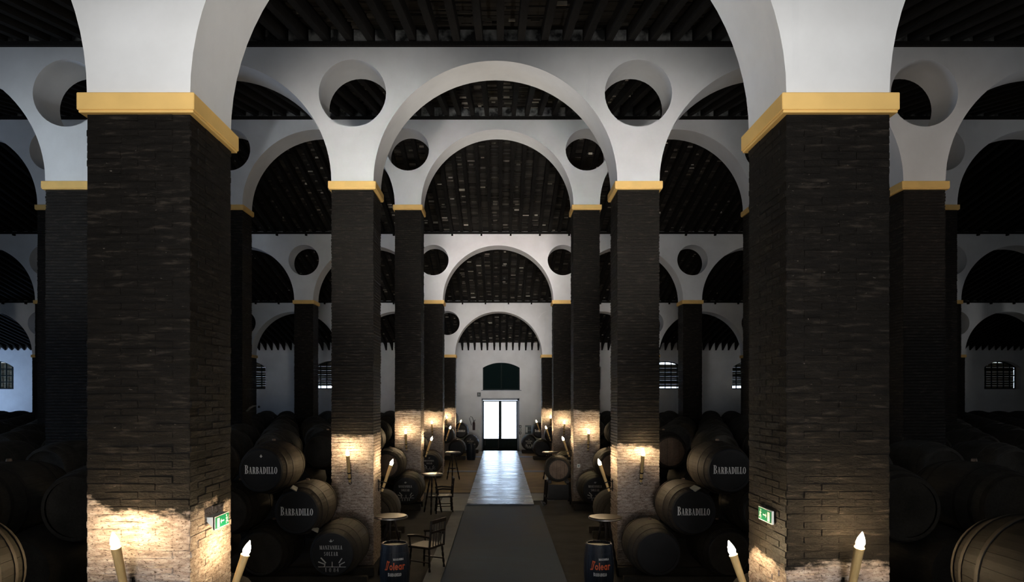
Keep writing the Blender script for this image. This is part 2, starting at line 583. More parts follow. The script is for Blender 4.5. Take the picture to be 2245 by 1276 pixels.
# ------------------------------------------------------------------ setting: arcade walls
BLIND_OCULUS = {(4, 1)}
for k in range(5):
    yk = DK[k]; cz = CAPZ[k]
    i0, i1 = IDX[k]
    top = roof(yk) - 0.33 if k < 2 else roof(yk) - 0.30
    if k == 2: top = ZC + 8.09
    x_l = X0 + SP * i0 - HW; x_r = X0 + SP * i1 + HW
    outer = [(x_l, cz)]
    for i in range(i0, i1):
        xa = X0 + SP * i + HW
        c = xa + ARC_R
        for t in range(45):
            a = pi - pi * t / 44
            outer.append((c + ARC_R * cos(a), cz + (ARC_R - 0.02) * sin(a)))
    outer += [(x_r, cz), (x_r, top), (x_l, top)]
    holes = []
    for i in range(i0, i1 + 1):
        h = circle(X0 + SP * i, cz + 1.61, 0.612)
        holes.append(h)
    wo = slab([outer] + holes, yk, yk + PW).obj('wall_arcade', M['white'])
    tag(wo, kind='structure')
    for (kk, i) in BLIND_OCULUS:
        if kk == k:
            MB().lathe([(0.61, 0), (0.61, 0.62)], 40, Matrix.Translation((X0 + SP * i, yk + 0.03, cz + 1.61)) @ Matrix.Rotation(-pi / 2, 4, 'X')).obj('blind_oculus', M['white'], wo)
    # wall plate and mottled dark-grey infill between the rafter ends
    MB().box(x_l, x_r, yk + 0.02, yk + PW - 0.02, top, roof(yk + (PW if k > 2 else 0)) - (0.0 if k != 2 else -0.02)).obj('infill', M['infill'], wo)
    pm = MB().box(x_l, x_r, yk - 0.07, yk + 0.14, top, top + 0.075)
    xx = x_l + 0.2
    while k >= 3 and xx < x_r:
        pm.box(xx, xx + 0.07, yk - 0.12, yk + 0.02, top - 0.075, top)
        xx += 1.17
    pm.obj('wall_plate', M['rafter'], wo)

# ------------------------------------------------------------------ setting: roof
BAYS = [(Y_FRONT - 0.2, DK[0] + 0.1, 8.0), (DK[0] + 0.1, DK[1] + 0.1, 10.8), (DK[1] + 0.1, YR, 15.0), (YR, DK[3] + 0.3, 20.5), (DK[3] + 0.3, DK[4] + 0.3, 27.0), (DK[4] + 0.3, Y_END + 0.3, 32.5)]
RP = 0.393
for bi, (ya, yb, xw) in enumerate(BAYS):
    za, zb = roof(ya), roof(yb)
    deck = MB()
    deck.add([(XL - 1, ya, za + .10), (XR + 1, ya, za + .10), (XR + 1, yb, zb + .10), (XL - 1, yb, zb + .10), (XL - 1, ya, za + .2), (XR + 1, ya, za + .2), (XR + 1, yb, zb + .2), (XL - 1, yb, zb + .2)],
             [(0, 3, 2, 1), (4, 5, 6, 7), (0, 1, 5, 4), (1, 2, 6, 5), (2, 3, 7, 6), (3, 0, 4, 7)])
    ce = tag(deck.obj('ceiling', M['deck']), kind='structure')
    d = 0.235
    rm = MB()
    hw = 0.062
    ta = 0.0
    yb2 = yb - 0.35 if bi == 5 else yb
    zb2 = roof(yb2)
    rm.add([(-hw, ya, za - d), (hw, ya, za - d), (hw, yb2, zb2 - d), (-hw, yb2, zb2 - d), (-hw, ya, za), (hw, ya, za), (hw, yb2, zb2), (-hw, yb2, zb2)],
           [(0, 3, 2, 1), (4, 5, 6, 7), (0, 1, 5, 4), (1, 2, 6, 5), (2, 3, 7, 6), (3, 0, 4, 7)])
    if bi == 5:      # shaped rafter tails against the end wall
        y1, y2 = Y_END - 0.5, Y_END - 0.02
        rm.add([(-hw, y1, roof(y1) - d), (hw, y1, roof(y1) - d), (hw * .7, y2, roof(y2) - d - 0.22), (-hw * .7, y2, roof(y2) - d - 0.22), (-hw, y1, roof(y1) - .05), (hw, y1, roof(y1) - .05), (hw, y2, roof(y2) - .05), (-hw, y2, roof(y2) - .05)],
               [(0, 3, 2, 1), (4, 5, 6, 7), (0, 1, 5, 4), (1, 2, 6, 5), (2, 3, 7, 6), (3, 0, 4, 7)])
    rme = rm.mesh('rafter', M['rafter'])
    nx = int(xw / RP)
    for i in range(-nx, nx + 1):
        link('rafter', rme, ce, (i * RP + rng.uniform(-.02, .02), 0, rng.uniform(-.012, .008)))
    # boards laid across the rafters
    L = yb - ya
    ny = int(L / 0.2)
    vs = []; fs = []
    for i in range(-nx, nx):
        xa, xb = i * RP + 0.03, (i + 1) * RP - 0.03
        for j in range(ny):
            y0 = ya + (j + 0.05) * L / ny; y1 = ya + (j + 0.9) * L / ny
            dz0 = rng.uniform(-0.0, 0.045); dz1 = rng.uniform(0.0, 0.045)
            z0, z1 = roof(y0) + dz0, roof(y1) + dz1
            b = len(vs)
            vs += [(xa, y0, z0), (xb, y0, z0), (xb, y1, z1), (xa, y1, z1), (xa, y0, z0 + .05), (xb, y0, z0 + .05), (xb, y1, z1 + .05), (xa, y1, z1 + .05)]
            fs += [(b, b + 1, b + 2, b + 3), (b, b + 4, b + 5, b + 1), (b + 3, b + 2, b + 6, b + 7), (b, b + 3, b + 7, b + 4), (b + 1, b + 5, b + 6, b + 2)]
    if bi >= 1:  # pale dashes coloured in for board edges catching light
        mv = []; mf = []
        for i in range(-nx, nx):
            for j in range(ny):
                if rng.random() > .30: continue
                y0 = ya + (j + .93) * L / ny
                xa, xb = i * RP + 0.06 + rng.uniform(0, .10), (i + 1) * RP - 0.06 - rng.uniform(0, .10)
                z0 = roof(y0) - .004; hh = rng.uniform(.008, .03)
                b = len(mv)
                mv += [(xa, y0, z0 - hh), (xb, y0, z0 - hh), (xb, y0 + .03, z0 - hh * .6), (xa, y0 + .03, z0 - hh * .6), (xa, y0, z0 + .06), (xb, y0, z0 + .06), (xb, y0 + .03, z0 + .06), (xa, y0 + .03, z0 + .06)]
                mf += [(b, b + 3, b + 2, b + 1), (b, b + 1, b + 5, b + 4), (b + 1, b + 2, b + 6, b + 5), (b + 3, b, b + 4, b + 7), (b + 2, b + 3, b + 7, b + 6)]
        me2 = bpy.data.meshes.new('board_edge_dash')
        me2.from_pydata(mv, [], mf); me2.materials.append(M['edge_dash'])
        tag(link('board_edge_dash', me2, ce), kind='stuff')
    me = bpy.data.meshes.new('roof_board')
    me.from_pydata(vs, [], fs); me.materials.append(M['boards'])
    tag(link('roof_board', me, ce), kind='stuff')

# ------------------------------------------------------------------ setting: end wall, side walls, front wall
SE = 1497.0 / Y_END           # px per metre at the end wall


def ex(px): return (px - 1097) / SE
def ez(py): return ZC - (py - 872) / SE


def arch_open(x0, x1, z0, zs, za, n=16):
    """segmental-arched opening as a closed loop"""
    w2 = (x1 - x0) / 2; h = za - zs; cx = (x0 + x1) / 2
    R = (w2 * w2 + h * h) / (2 * h); a0 = math.asin(min(1, w2 / R))
    pts = [(x0, z0)]
    for i in range(n + 1):
        a = -a0 + 2 * a0 * i / n
        pts.append((cx + R * sin(a), za - R + R * cos(a)))
    pts.append((x1, z0))
    return pts


WT = 0.62
dx0, dx1 = ex(1054.5), ex(1138.5)
dz1, dz0 = ez(873.5), floor_z(Y_END)
WIN = [k for k in (-6, -3, -2, -1, 1, 2, 3, 6)]
wz0, wzs, wza = ez(853), ez(805), ez(791)
outer = [(XL, dz0 - .1), (dx0, dz0 - .1), (dx0, dz1), (dx1, dz1), (dx1, dz0 - .1), (XR, dz0 - .1), (XR, roof(Y_END) + .05), (XL, roof(Y_END) + .05)]
holes = [arch_open(ex(1058.5), ex(1139.5), ez(855), ez(806), ez(795))]
for k in WIN:
    c = k * SP - 0.09
    holes.append(arch_open(c - 1.13, c + 1.13, wz0, wzs, wza))
we = slab([outer] + holes, Y_END, Y_END + WT).obj('wall_end', M['white'])
tag(we, kind='structure')

for nm, x0, x1 in (('wall_left', XL - .3, XL), ('wall_right', XR, XR + .3)):
    tag(slab([[(Y_FRONT, -.2), (Y_END + .6, -.4), (Y_END + .6, roof(Y_END + .6) + .1), (YR, roof(YR) + .1), (Y_FRONT, roof(Y_FRONT) + .1)]], 0, 0.3).obj(nm, M['white'], None, (x1, 0, 0), (0, 0, pi / 2)), kind='structure')
# front wall behind the camera: an assumed open gate in the middle bay, assumed high windows either side
gx0, gx1 = X0 + HW, X0 + SP - HW
outer = [(XL, -.1), (XR, -.1), (XR, roof(Y_FRONT) + .05), (XL, roof(Y_FRONT) + .05)]
holes = [[(-2.9, 0.9), (-2.9, 5.85), (2.7, 5.85), (2.7, 0.9)]]  # assumed opening, sized to pass the added front light
for k in range(-3, 4):
    if abs(k) > 2:
        c = k * SP - .09
        holes.append(arch_open(c - 1.13, c + 1.13, wz0, wzs, wza))
tag(slab([outer] + holes, Y_FRONT - .5, Y_FRONT).obj('wall_front', M['white']), kind='structure')
# outdoors beyond the end door
MB().add([(-40, Y_END + .62, -.36), (40, Y_END + .62, -.36), (40, 75, -.36), (-40, 75, -.36)], [(0, 1, 2, 3)]).obj('pavement', M['outside'], fix=False)['kind'] = 'structure'
MB().box(-30, 30, 56, 56.4, -.36, 7.0).obj('wall_outside', M['outside'])['kind'] = 'structure'

# windows of the end wall
for wn, k in enumerate(WIN):
    c = k * SP - 0.09
    yb = Y_END + 0.40
    wn_o = empty('window_%d' % (wn + 1), (c, yb, wz0))
    tag(wn_o, kind='structure')
    H = wza - wz0
    hw_ = 1.13
    fr = MB().box(-hw_, hw_, 0, .06, 0, .07).box(-hw_, -hw_ + .06, 0, .06, 0, wzs - wz0).box(hw_ - .06, hw_, 0, .06, 0, wzs - wz0)
    ap = [(p[0] - c, p[1] - wz0) for p in arch_open(c - hw_, c + hw_, wz0, wzs, wza)][1:-1]
    for (a, b) in zip(ap[:-1], ap[1:]):
        fr.add([(a[0], 0, a[1]), (b[0], 0, b[1]), (b[0], 0, b[1] - .07), (a[0], 0, a[1] - .07), (a[0], .06, a[1]), (b[0], .06, b[1]), (b[0], .06, b[1] - .07), (a[0], .06, a[1] - .07)],
               [(0, 1, 2, 3), (4, 7, 6, 5), (3, 2, 6, 7), (0, 4, 5, 1)])
    fr.obj('window_frame', M['doorpaint'], wn_o)
    vb = MB().box(-.028, .028, 0.0, .05, 0, 1).mesh('grille_bar', M['doorpaint'])
    for i in range(1, 6):
        x = -hw_ + 2 * hw_ * i / 6
        zt = max([p[1] for p in ap if abs(p[0] - x) < .16] or [wzs - wz0])
        o = link('grille_bar', vb, wn_o, (x, .005, 0)); o.scale = (1, 1, zt - .02)
    hb = MB().box(-hw_, hw_, 0.0, .05, -.028, .028).mesh('grille_bar', M['doorpaint'])
    for j in (1, 2, 3):
        link('grille_bar', hb, wn_o, (0, .01, (wzs - wz0) * j / 3.4 + .05))
    gp = [(p[0] - c, p[1] - wz0) for p in arch_open(c - hw_, c + hw_, wz0, wzs, wza)]
    slab([gp], .075, .083).obj('window_pane', M['glass'], wn_o)
    # woven blind hung outside the bars, a slit of daylight left above or below it
    lo, hi = {-2: (.20, 1.70), 2: (.14, 1.56), 3: (.20, 1.62)}.get(k, (.02, 1.66))
    nb = 34
    for j in range(nb):
        z0 = lo + (hi - lo) * j / nb
        bw = hw_ - .03
        if z0 > wzs - wz0: bw *= max(.25, 1 - ((z0 - (wzs - wz0)) / (wza - wzs)) ** 2 * .75)
        if j == 0: bm_ = MB()
        bm_.box(-bw, bw, .15 + .01 * (j % 2), .165 + .01 * (j % 2), z0, z0 + (hi - lo) / nb * (1.0 if j % 3 else .975))
    tag(bm_.obj('woven_blind', M['blind'], wn_o), kind='stuff')

# shuttered window over the door
ws = empty('window_9', (0, Y_END + .22, 0)); tag(ws, kind='structure')
sx0, sx1 = ex(1058.5), ex(1139.5)
slab([arch_open(sx0, sx1, ez(855), ez(806), ez(795))], .05, .10).obj('shutter_panel', M['shutter'], ws)
MB().box(sx0, sx1, .0, .06, ez(855), ez(855) + .09).box(sx0, sx0 + .07, 0, .05, ez(855), ez(808)).box(sx1 - .07, sx1, 0, .05, ez(855), ez(808)).box((sx0 + sx1) / 2 - .035, (sx0 + sx1) / 2 + .035, 0, .05, ez(855), ez(796)).obj('shutter_frame', M['doorpaint'], ws)
MB().box(sx0 - .1, sx1 + .1, -.28, -.2, ez(855) - .04, ez(855)).obj('window_sill', M['frame_grey'], ws)

# door
do = empty('door_1', (0, Y_END + .3, dz0)); tag(do, kind='structure')
DH = dz1 - dz0
MB().box(dx0, dx0 + .11, -.04, .12, 0, DH).box(dx1 - .11, dx1, -.04, .12, 0, DH).box(dx0, dx1, -.04, .12, DH - .12, DH).obj('door_frame', M['frame_grey'], do)
mid = (dx0 + dx1) / 2
kick = 0.82
for s, (a, b) in enumerate(((dx0 + .11, mid - .015), (mid + .015, dx1 - .11))):
    lf = MB().box(a + .03, b - .03, .042, .05, .1, kick - .03).box(a, b, 0, .05, .03, .16).box(a, a + .07, 0, .05, .03, DH - .13).box(b - .07, b, 0, .05, .03, DH - .13).box(a, b, 0, .05, DH - .2, DH - .13).box(a, b, 0, .05, kick - .06, kick + .02)
    lo_ = lf.obj('door_leaf', M['doorpaint'], do)
    n = 4
    for q in range(n):
        xa = a + .07 + (b - a - .14) * q / n
        MB().box(xa + .006, xa + (b - a - .14) / n - .006, .01, .04, .16, kick - .06).obj('panel', M['doorpaint'], lo_)
    MB().box(a + .07, b - .07, .02, .028, kick + .02, DH - .2).obj('pane', M['glass'], lo_)
    hx = b - .05 if s == 0 else a + .05
    MB().box(hx - .03, hx + .03, -.05, .0, 1.02, 1.3).box(hx - .10, hx + .02, -.06, -.04, 1.10, 1.13).obj('door_handle', M['box_dark'], lo_)
lx = dx0 + .25
MB().tube([(lx, -.03, .72), (lx, -.03, .42)], .012).obj('panel_outline', M['chrome'], do)  # bright tubes standing in for the leaf's pale panel outline
MB().box(mid - .03, mid + .03, -.012, .004, .02, DH - .13).obj('astragal', M['doorpaint'], do)
tb = MB().tube([(lx, -.03, .22), (mid - .1, -.03, .22)], .016).tube([(mid - .1, -.03, .22), (mid - .1, -.03, 1.0)], .014)
tb.obj('panel_outline', M['chrome'], do)
# white inner cheek of the doorway, as a plain trim board
tag(MB().box(dx0 + .0, dx0 + .035, Y_END - .04, Y_END + .27, dz0, dz1).obj('trim_1', M['white']), kind='structure')

# ------------------------------------------------------------------ pillars
SIDE = {0: 'chair side', 1: 'trestle-cask side'}
ORD = ['first', 'second', 'third', 'fourth', 'fifth']
EDGE = {(0, 0): 2.22, (0, 1): 1.79, (1, 0): 2.36, (1, 1): 2.16, (2, 0): 2.66, (2, 1): 2.68, (3, 0): 2.50, (3, 1): 2.52, (4, 0): 2.50, (4, 1): 2.50}
PAINT = mat_brick('painted_brick', -5.0, ambient_gain=1.8)  # paint lightened in place of ambient light on the unlit pillars
SHAFT = {}
CH = 0.056                     # brick course


def shaft_mesh(k, mat):
    """a pillar shaft as a pile of slightly uneven brick courses"""
    r = random.Random(50 + k)
    mb = MB()
    n = int((CAPZ[k] - 0.146) / CH)
    hgt = (CAPZ[k] - 0.146) / n
    rings = []
    for j in range(n):
        o = [r.uniform(-.007, .005) for _ in range(4)]
        z = j * hgt
        for zz, ins in ((z, -.009), (z + .010, 0), (z + hgt - .010, 0), (z + hgt, -.009)):
            rings.append((-HW - o[0] - ins, HW + o[1] + ins, -HW - o[2] - ins, HW + o[3] + ins, zz))
    vs = []; fs = []
    for (a, b, c, d, z) in rings:
        vs += [(a, c, z), (b, c, z), (b, d, z), (a, d, z)]
    for q in range(len(rings) - 1):
        for i in range(4):
            jn = (i + 1) % 4
            fs.append((q * 4 + i, q * 4 + jn, q * 4 + 4 + jn, q * 4 + 4 + i))
    fs.append((0, 3, 2, 1)); m = len(vs) - 4; fs.append((m, m + 1, m + 2, m + 3))
    mb.add(vs, fs)
    return mb.mesh('shaft', mat, fix=False)


capm = MB()
capm.bbox(-HW - .05, HW + .05, -HW - .05, HW + .05, -.128, 0, .006).bbox(-HW - .040, HW + .040, -HW - .040, HW + .040, -.146, -.126, .004)
cap_mesh = capm.mesh('capital', M['yellow'])

bv = [random.Random(k) for k in range(8)]
BRK = {}


def brick_mesh(v, mat):
    key = (v, mat.name)
    if key not in BRK:
        r = random.Random(900 + v)
        mb = MB().bbox(-.5, .5, 0, .118, 0, CH - .007, .006)
        mb.v = [(x + r.uniform(-.004, .004) if abs(x) > .45 else x, y + (r.uniform(-.004, .004) if y < .06 else 0), z + r.uniform(-.003, .003)) for x, y, z in mb.v]
        # keep the chamfer along the length small: unit length is scaled per brick
        mb.v = [((.5 - .026) * (1 if x > 0 else -1) if .47 < abs(x) < .4985 else x, y, z) for x, y, z in mb.v]
        BRK[key] = mb.mesh('brick', mat)
    return BRK[key]


def near_pillar(i, mat, lab):
    """a pillar near enough for its bricks to be told apart: pinwheel bond, bricks as parts"""
    x = X0 + SP * i; yc = DK[0] + HW
    root = empty('pillar', (x, yc, 0))
    r = random.Random(30 + i)
    zt = CAPZ[0] - .146
    n = int(zt / CH)
    hgt = zt / n
    inner = 1 if i == 0 else -1
    core = MB().box(-HW + .002, HW - .002, -HW + .002, HW - .002, 0, zt)
    core.obj('mortar_core', mat, root)
    rest = MB()
    cnt = 0
    jobs = []
    for j in range(n):
        z = j * hgt + .003
        vis = z + hgt > 1.62
        faces = []
        # (centre along face, length) for the face spanning the whole width and the ones set between
        full = [(-HW + .1278, .2557), (0, .2557), (HW - .1278, .2557)]
        between = [(-.172, .344 * .75), (.095, .258)] if False else [(-.129, .258), (.129, .258)]
        for fi in range(4):      # 0 front(-y) 1 right(+x) 2 back 3 left
            whole = (j % 2 == 0) == (fi % 2 == 0)
            for c, L in (full if whole else between):
                pr = 0 if vis and fi == 0 else (1 if vis and ((inner > 0 and fi == 1) or (inner < 0 and fi == 3)) else 9)
                jobs.append((pr, -z if pr == 0 else z, fi, c, L, z))
    jobs.sort(key=lambda t: (t[0], t[1]))
    for (pr, _, fi, c, L, z) in jobs:
        prot = r.uniform(.0, .008)
        rz = (0, pi / 2, pi, -pi / 2)[fi]
        Mx = Matrix.Rotation(rz, 4, 'Z')
        loc = Mx @ Vector((c, -HW - prot, z))
        if pr < 9 and cnt < 299:
            o = link('brick', brick_mesh(r.randrange(8), mat), root, loc, (0, r.uniform(-.006, .006), rz))
            o.scale = (L - .003, 1, (hgt - .003) / (CH - .007) * r.uniform(.94, 1.04))
            cnt += 1
        else:
            rest.bbox(-L / 2 + .0015, L / 2 - .0015, 0, .118, 0, hgt - .003, .006, Matrix.Translation(loc) @ Mx)
    tag(rest.obj('brickwork', mat, root), kind='stuff')
    link('capital', cap_mesh, root, (0, 0, CAPZ[0] - .003))
    tag(root, lab, 'pillar', kind='thing', group='brick pillars of the arcades')


MATP = {}
for k in range(5):
    for i in range(IDX[k][0], IDX[k][1] + 1):
        if i in (0, 1):
            MATP[(k, i)] = mat_brick('brick_%s_%d' % (ORD[k], i), EDGE[(k, i)], .07 if (k, i) != (0, 0) else .09, tilt={(0, 0): -.05, (0, 1): .05}.get((k, i), 0), cx=X0 + SP * i, ambient_gain=1.0 if k == 0 else 1.5)  # paint past the first arcade lightened in place of ambient light
            if k == 0:
                near_pillar(i, MATP[(k, i)], 'largest brick pillar on the chair side, broad pale bare foot behind its torches' if i == 0 else 'largest brick pillar on the trestle-cask side, black paint reaching low behind torches')
                continue
            root = empty('pillar', (X0 + SP * i, DK[k] + HW, 0))
            link('shaft', shaft_mesh(k, MATP[(k, i)]), root)
            lab = '%s brick pillar along the aisle on the %s, torchlit pale foot' % (ORD[k], SIDE[i])
        else:
            root = empty('pillar', (X0 + SP * i, DK[k] + HW, 0))
            if k not in SHAFT: SHAFT[k] = shaft_mesh(k, PAINT)
            link('shaft', SHAFT[k], root)
            near = {(1, -1): 'unlit dark pillar just behind the largest pillar, beside the blue-lit wall', (1, 2): 'unlit pillar behind the largest pillar, small patch on its face, trestle-cask side',
                    (2, -1): 'unlit pillar between the two bigger chair-side pillars, a pale bracket on its flank', (2, 2): 'unlit pillar peeping past the inner edge of the largest trestle-cask side pillar',
                    (3, -1): 'slim unlit pillar standing clear against the end wall, chair side', (3, 2): 'slim unlit pillar standing clear between two barred windows, trestle-cask side'}
            lab = near.get((k, i), 'unlit side pillar mostly hidden, %s arcade, %s out from the aisle, %s' % (ORD[k], ['second', 'third', 'fourth', 'fifth', 'sixth', 'seventh'][(-i if i < 0 else i - 1) - 1 + 0], SIDE[0 if i < 0 else 1]))
        link('capital', cap_mesh, root, (0, 0, CAPZ[k] - .003))
        g = 'brick pillars of the arcades' if 'mostly hidden' not in lab else 'half-hidden side pillars'
        tag(root, lab, 'pillar', kind='thing', group=g)

# ------------------------------------------------------------------ torches
tm = MB().lathe([(.020, 0), (.024, .03), (.033, .50), (.036, .52), (.030, .525)], 12)
shaft_m = tm.mesh('torch_shaft', M['torch'])
fl = MB().lathe([(.012, .515), (.026, .535), (.031, .557), (.024, .59), (.011, .622), (.002, .642)], 10)
flame_m = fl.mesh('flame', M['flame'])
rg = MB()
for zz in (.06, .17):
    rg.lathe([(.027, zz), (.036, zz), (.036, zz + .022), (.027, zz + .022)], 12, caps=False)
ring_m = rg.mesh('bracket_ring', M['iron'])


def torch(x, y, z, az, lab, lean=0.33):
    """az: direction it leans to (out of the wall)"""
    root = empty('torch', (x, y, z), az)
    # local +x points away from the wall
    off = .07
    s = link('torch_shaft', shaft_m, root, (off, 0, 0), (0, lean, 0))
    link('flame', flame_m, root, (off, 0, 0), (0, lean, 0))
    br = link('bracket', MB().tube([(-.01, 0, .05), (off * .5, 0, .045), (off + .01, 0, .055)], .009, 6).tube([(-.01, 0, .19), (off * .6, 0, .18), (off + .05, 0, .18)], .009, 6).tube([(.012, 0, .0), (.012, 0, .22)], .010, 6)
              .tube([(off, 0, .02), (off - .02, .03, -.03), (off - .03, 0, -.05), (off - .02, -.03, -.02)], .007, 6).mesh('bracket', M['iron']), root)
    link('bracket_ring', ring_m, br, (off, 0, 0), (0, lean, 0))
    tag(root, lab, 'torch', 'torches on the aisle pillars')


for k in range(5):
    for i in (0, 1):
        x = X0 + SP * i; inner = 1 if i == 0 else -1
        torch(x + (-.03 if i == 0 else .03), DK[k] - .008, 1.53 if k else 1.50, -pi / 2, 'burning torch on the broad front face of the %s pillar, %s' % (ORD[k] if k else 'largest', SIDE[i]))
        torch(x + inner * (HW + .008), DK[k] + HW + .05, 1.29, 0 if inner > 0 else pi, 'burning torch leaning into the aisle off the %s pillar, %s' % (ORD[k] if k else 'largest', SIDE[i]))

# ------------------------------------------------------------------ lettering built from strokes
def g_rect(x0, y0, x1, y1): return [[(x0, y0), (x1, y0), (x1, y1), (x0, y1)]]
def g_line(x0, y0, x1, y1, t):
    d = Vector((x1 - x0, y1 - y0)); n = Vector((-d.y, d.x)).normalized() * t / 2
    return [[(x0 + n.x, y0 + n.y), (x0 - n.x, y0 - n.y), (x1 - n.x, y1 - n.y), (x1 + n.x, y1 + n.y)]]
def g_diag(x0, x1, w, y0=0, y1=1): return [[(x0, y0), (x0 + w, y0), (x1 + w, y1), (x1, y1)]]
def g_arc(cx, cy, rx, ry, tx, ty, a0, a1, n=12):
    out = []
    for i in range(n):
        p = []
        for a, k in ((a0 + (a1 - a0) * i / n, 0), (a0 + (a1 - a0) * (i + 1) / n, 0), (a0 + (a1 - a0) * (i + 1) / n, 1), (a0 + (a1 - a0) * i / n, 1)):
            a = radians(a)
            p.append((cx + (rx - k * tx) * cos(a), cy + (ry - k * ty) * sin(a)))
        out.append(p)
    return out


def serif(x0, x1, y, t=.045): return g_rect(x0, y - (t if y > .5 else 0), x1, y + (t if y < .5 else 0))


S, T = .17, .05
GL = {
    'B': (.56, g_rect(.07, 0, .07 + S, 1) + serif(0, .3, 0) + serif(0, .3, 1) + g_arc(.24, .755, .25, .245, .14, T, -90, 90) + g_arc(.24, .265, .30, .265, .16, T, -90, 90)),
    'R': (.60, g_rect(.07, 0, .07 + S, 1) + serif(0, .32, 0) + serif(0, .3, 1) + g_arc(.24, .74, .27, .26, .15, T, -90, 90) + g_diag(.40, .26, S, .0, .5) + serif(.42, .62, 0)),
    'D': (.60, g_rect(.07, 0, .07 + S, 1) + serif(0, .3, 0) + serif(0, .3, 1) + g_arc(.24, .5, .33, .5, .17, T, -90, 90, 18)),
    'A': (.62, g_diag(.38, .20, S) + g_diag(.06, .27, .05) + g_rect(.14, .28, .46, .33) + serif(0, .18, 0) + serif(.34, .62, 0)),
    'I': (.32, g_rect(.075, 0, .075 + S, 1) + serif(0, .32, 0) + serif(0, .32, 1)),
    'L': (.48, g_rect(.07, 0, .07 + S, 1) + serif(0, .46, 0) + serif(0, .31, 1) + [[(.40, .04), (.46, .0), (.46, .34), (.44, .34)]]),
    'O': (.60, g_arc(.30, .5, .28, .5, .16, T, 0, 360, 28)),
    'M': (.80, g_rect(.06, 0, .11, 1) + g_rect(.56, 0, .56 + S, 1) + g_diag(.31, .07, .14) + g_diag(.36, .55, .06) + serif(0, .18, 0) + serif(.50, .8, 0)),
    'N': (.66, g_rect(.06, 0, .11, 1) + g_rect(.54, 0, .59, 1) + g_diag(.42, .06, .16) + serif(0, .18, 0) + serif(.46, .66, 1)),
    'Z': (.56, g_diag(.03, .34, .18) + serif(.03, .53, 0, .07) + serif(.03, .53, 1, .07)),
    'S': (.54, g_arc(.27, .745, .23, .255, .11, .07, 20, 270) + g_arc(.27, .265, .24, .265, .11, .07, -160, 90)),
    'E': (.52, g_rect(.07, 0, .07 + S, 1) + serif(0, .48, 0) + serif(0, .47, 1) + g_rect(.2, .48, .38, .53) + g_rect(.44, 0, .48, .25) + g_rect(.43, .78, .47, 1)),
    '1': (.36, g_rect(.10, 0, .10 + S, 1) + serif(.02, .36, 0) + [[(.02, .8), (.1, .8), (.1, 1), (.02, .86)]]),
    '0': (.56, g_arc(.28, .5, .25, .5, .12, T, 0, 360, 24)),
    '8': (.56, g_arc(.28, .75, .21, .25, .10, T, 0, 360, 20) + g_arc(.28, .27, .25, .27, .11, T, 0, 360, 20)),
    '4': (.58, g_rect(.32, 0, .32 + .14, 1) + g_line(.05, .3, .36, .98, .06) + g_rect(.03, .26, .56, .32)),
    ' ': (.35, []),
}


def word(txt, height, gap=.05, first=1.0, wide=1.0):
    """polygons of a word, centred on the origin; first: how much taller the first letter stands"""
    x = 0; polys = []
    for q, ch in enumerate(txt):
        wd, gl = GL[ch]
        s = first if q == 0 else 1.0
        for p in gl:
            polys.append([((x + a * s) * height * wide, b * s * height) for a, b in p])
        x += wd * s + gap
    x -= gap
    return [[(a - x * height * wide / 2, b) for a, b in p] for p in polys]


def flat_print(polys, M_=None, dz=0.0015, fn=None):
    """thin printed marks: polygons (x, z) in the plane y = 0 facing -y"""
    mb = MB()
    for p in polys:
        ar = sum(p[i][0] * p[(i + 1) % len(p)][1] - p[(i + 1) % len(p)][0] * p[i][1] for i in range(len(p)))
        if ar < 0: p = p[::-1]
        vs = [fn(a, b, 0) if fn else (a, 0, b) for a, b in p]
        vk = [fn(a, b, dz) if fn else (a, -dz, b) for a, b in p]
        n = len(p)
        mb.add(vs + vk, [[n + i for i in range(n)]] + [[i, (i + 1) % n, n + (i + 1) % n, n + i] for i in range(n)])
    return mb


def shift(polys, dx, dz): return [[(a + dx, b + dz) for a, b in p] for p in polys]
EMBLEM = [[(-.5 * w_, h_), (.5 * w_, h_), (.5 * w2, h_ + .0065), (-.5 * w2, h_ + .0065)] for h_, w_, w2 in ((0, .004, .02), (.009, .026, .034), (.018, .040, .040), (.027, .034, .026), (.036, .022, .012), (.045, .010, .002))]
FLEUR = [[(-.006, 0), (.006, 0), (.014, .014), (0, .05), (-.014, .014)], [(-.008, .008), (-.03, .026), (-.022, .006)], [(.008, .008), (.034, .03), (.022, .006)]] + [[(.034, .022), (.042, .022), (.040, .045)]]
P_BARB = word('BARBADILLO', .108, .045, 1.27, .80)
P_BARB = shift(P_BARB, 0, -.055)
P_MANZ = shift(word('MANZANILLA', .062, .10, 1, .86), -.02, .07)
P_SOL = shift(word('SOLEAR', .062, .22, 1, .80), -.02, -.03)
P_FLEUR = shift(FLEUR, -.02, .185)
P_MARK = []
P_MARK += g_line(-.25, -.205, .24, -.207, .009) + g_line(.0, -.205, .0, -.125, .012) + g_line(-.014, -.205, .014, -.205, .014)
P_MARK += g_line(-.18, -.06, -.10, -.145, .020) + g_line(-.22, -.125, -.11, -.165, .018) + g_line(-.13, -.205, -.11, -.17, .014) + g_line(.155, -.07, .105, -.145, .016) + g_line(.20, -.13, .11, -.175, .014) + g_line(.12, -.205, .125, -.18, .014)
P_MARK += shift(word('1', .062), -.10, -.285) + shift(word('0', .062), -.032, -.285) + shift(word('84', .062, .22), .062, -.285)

# ------------------------------------------------------------------ barrels
BL, BR, HR = 1.30, .432, .330           # length, belly, chimb radius
NST = 26


def brad(t): return HR + (BR - HR) * (1 - (2 * t - 1) ** 2) ** .85 if 0 < t < 1 else HR


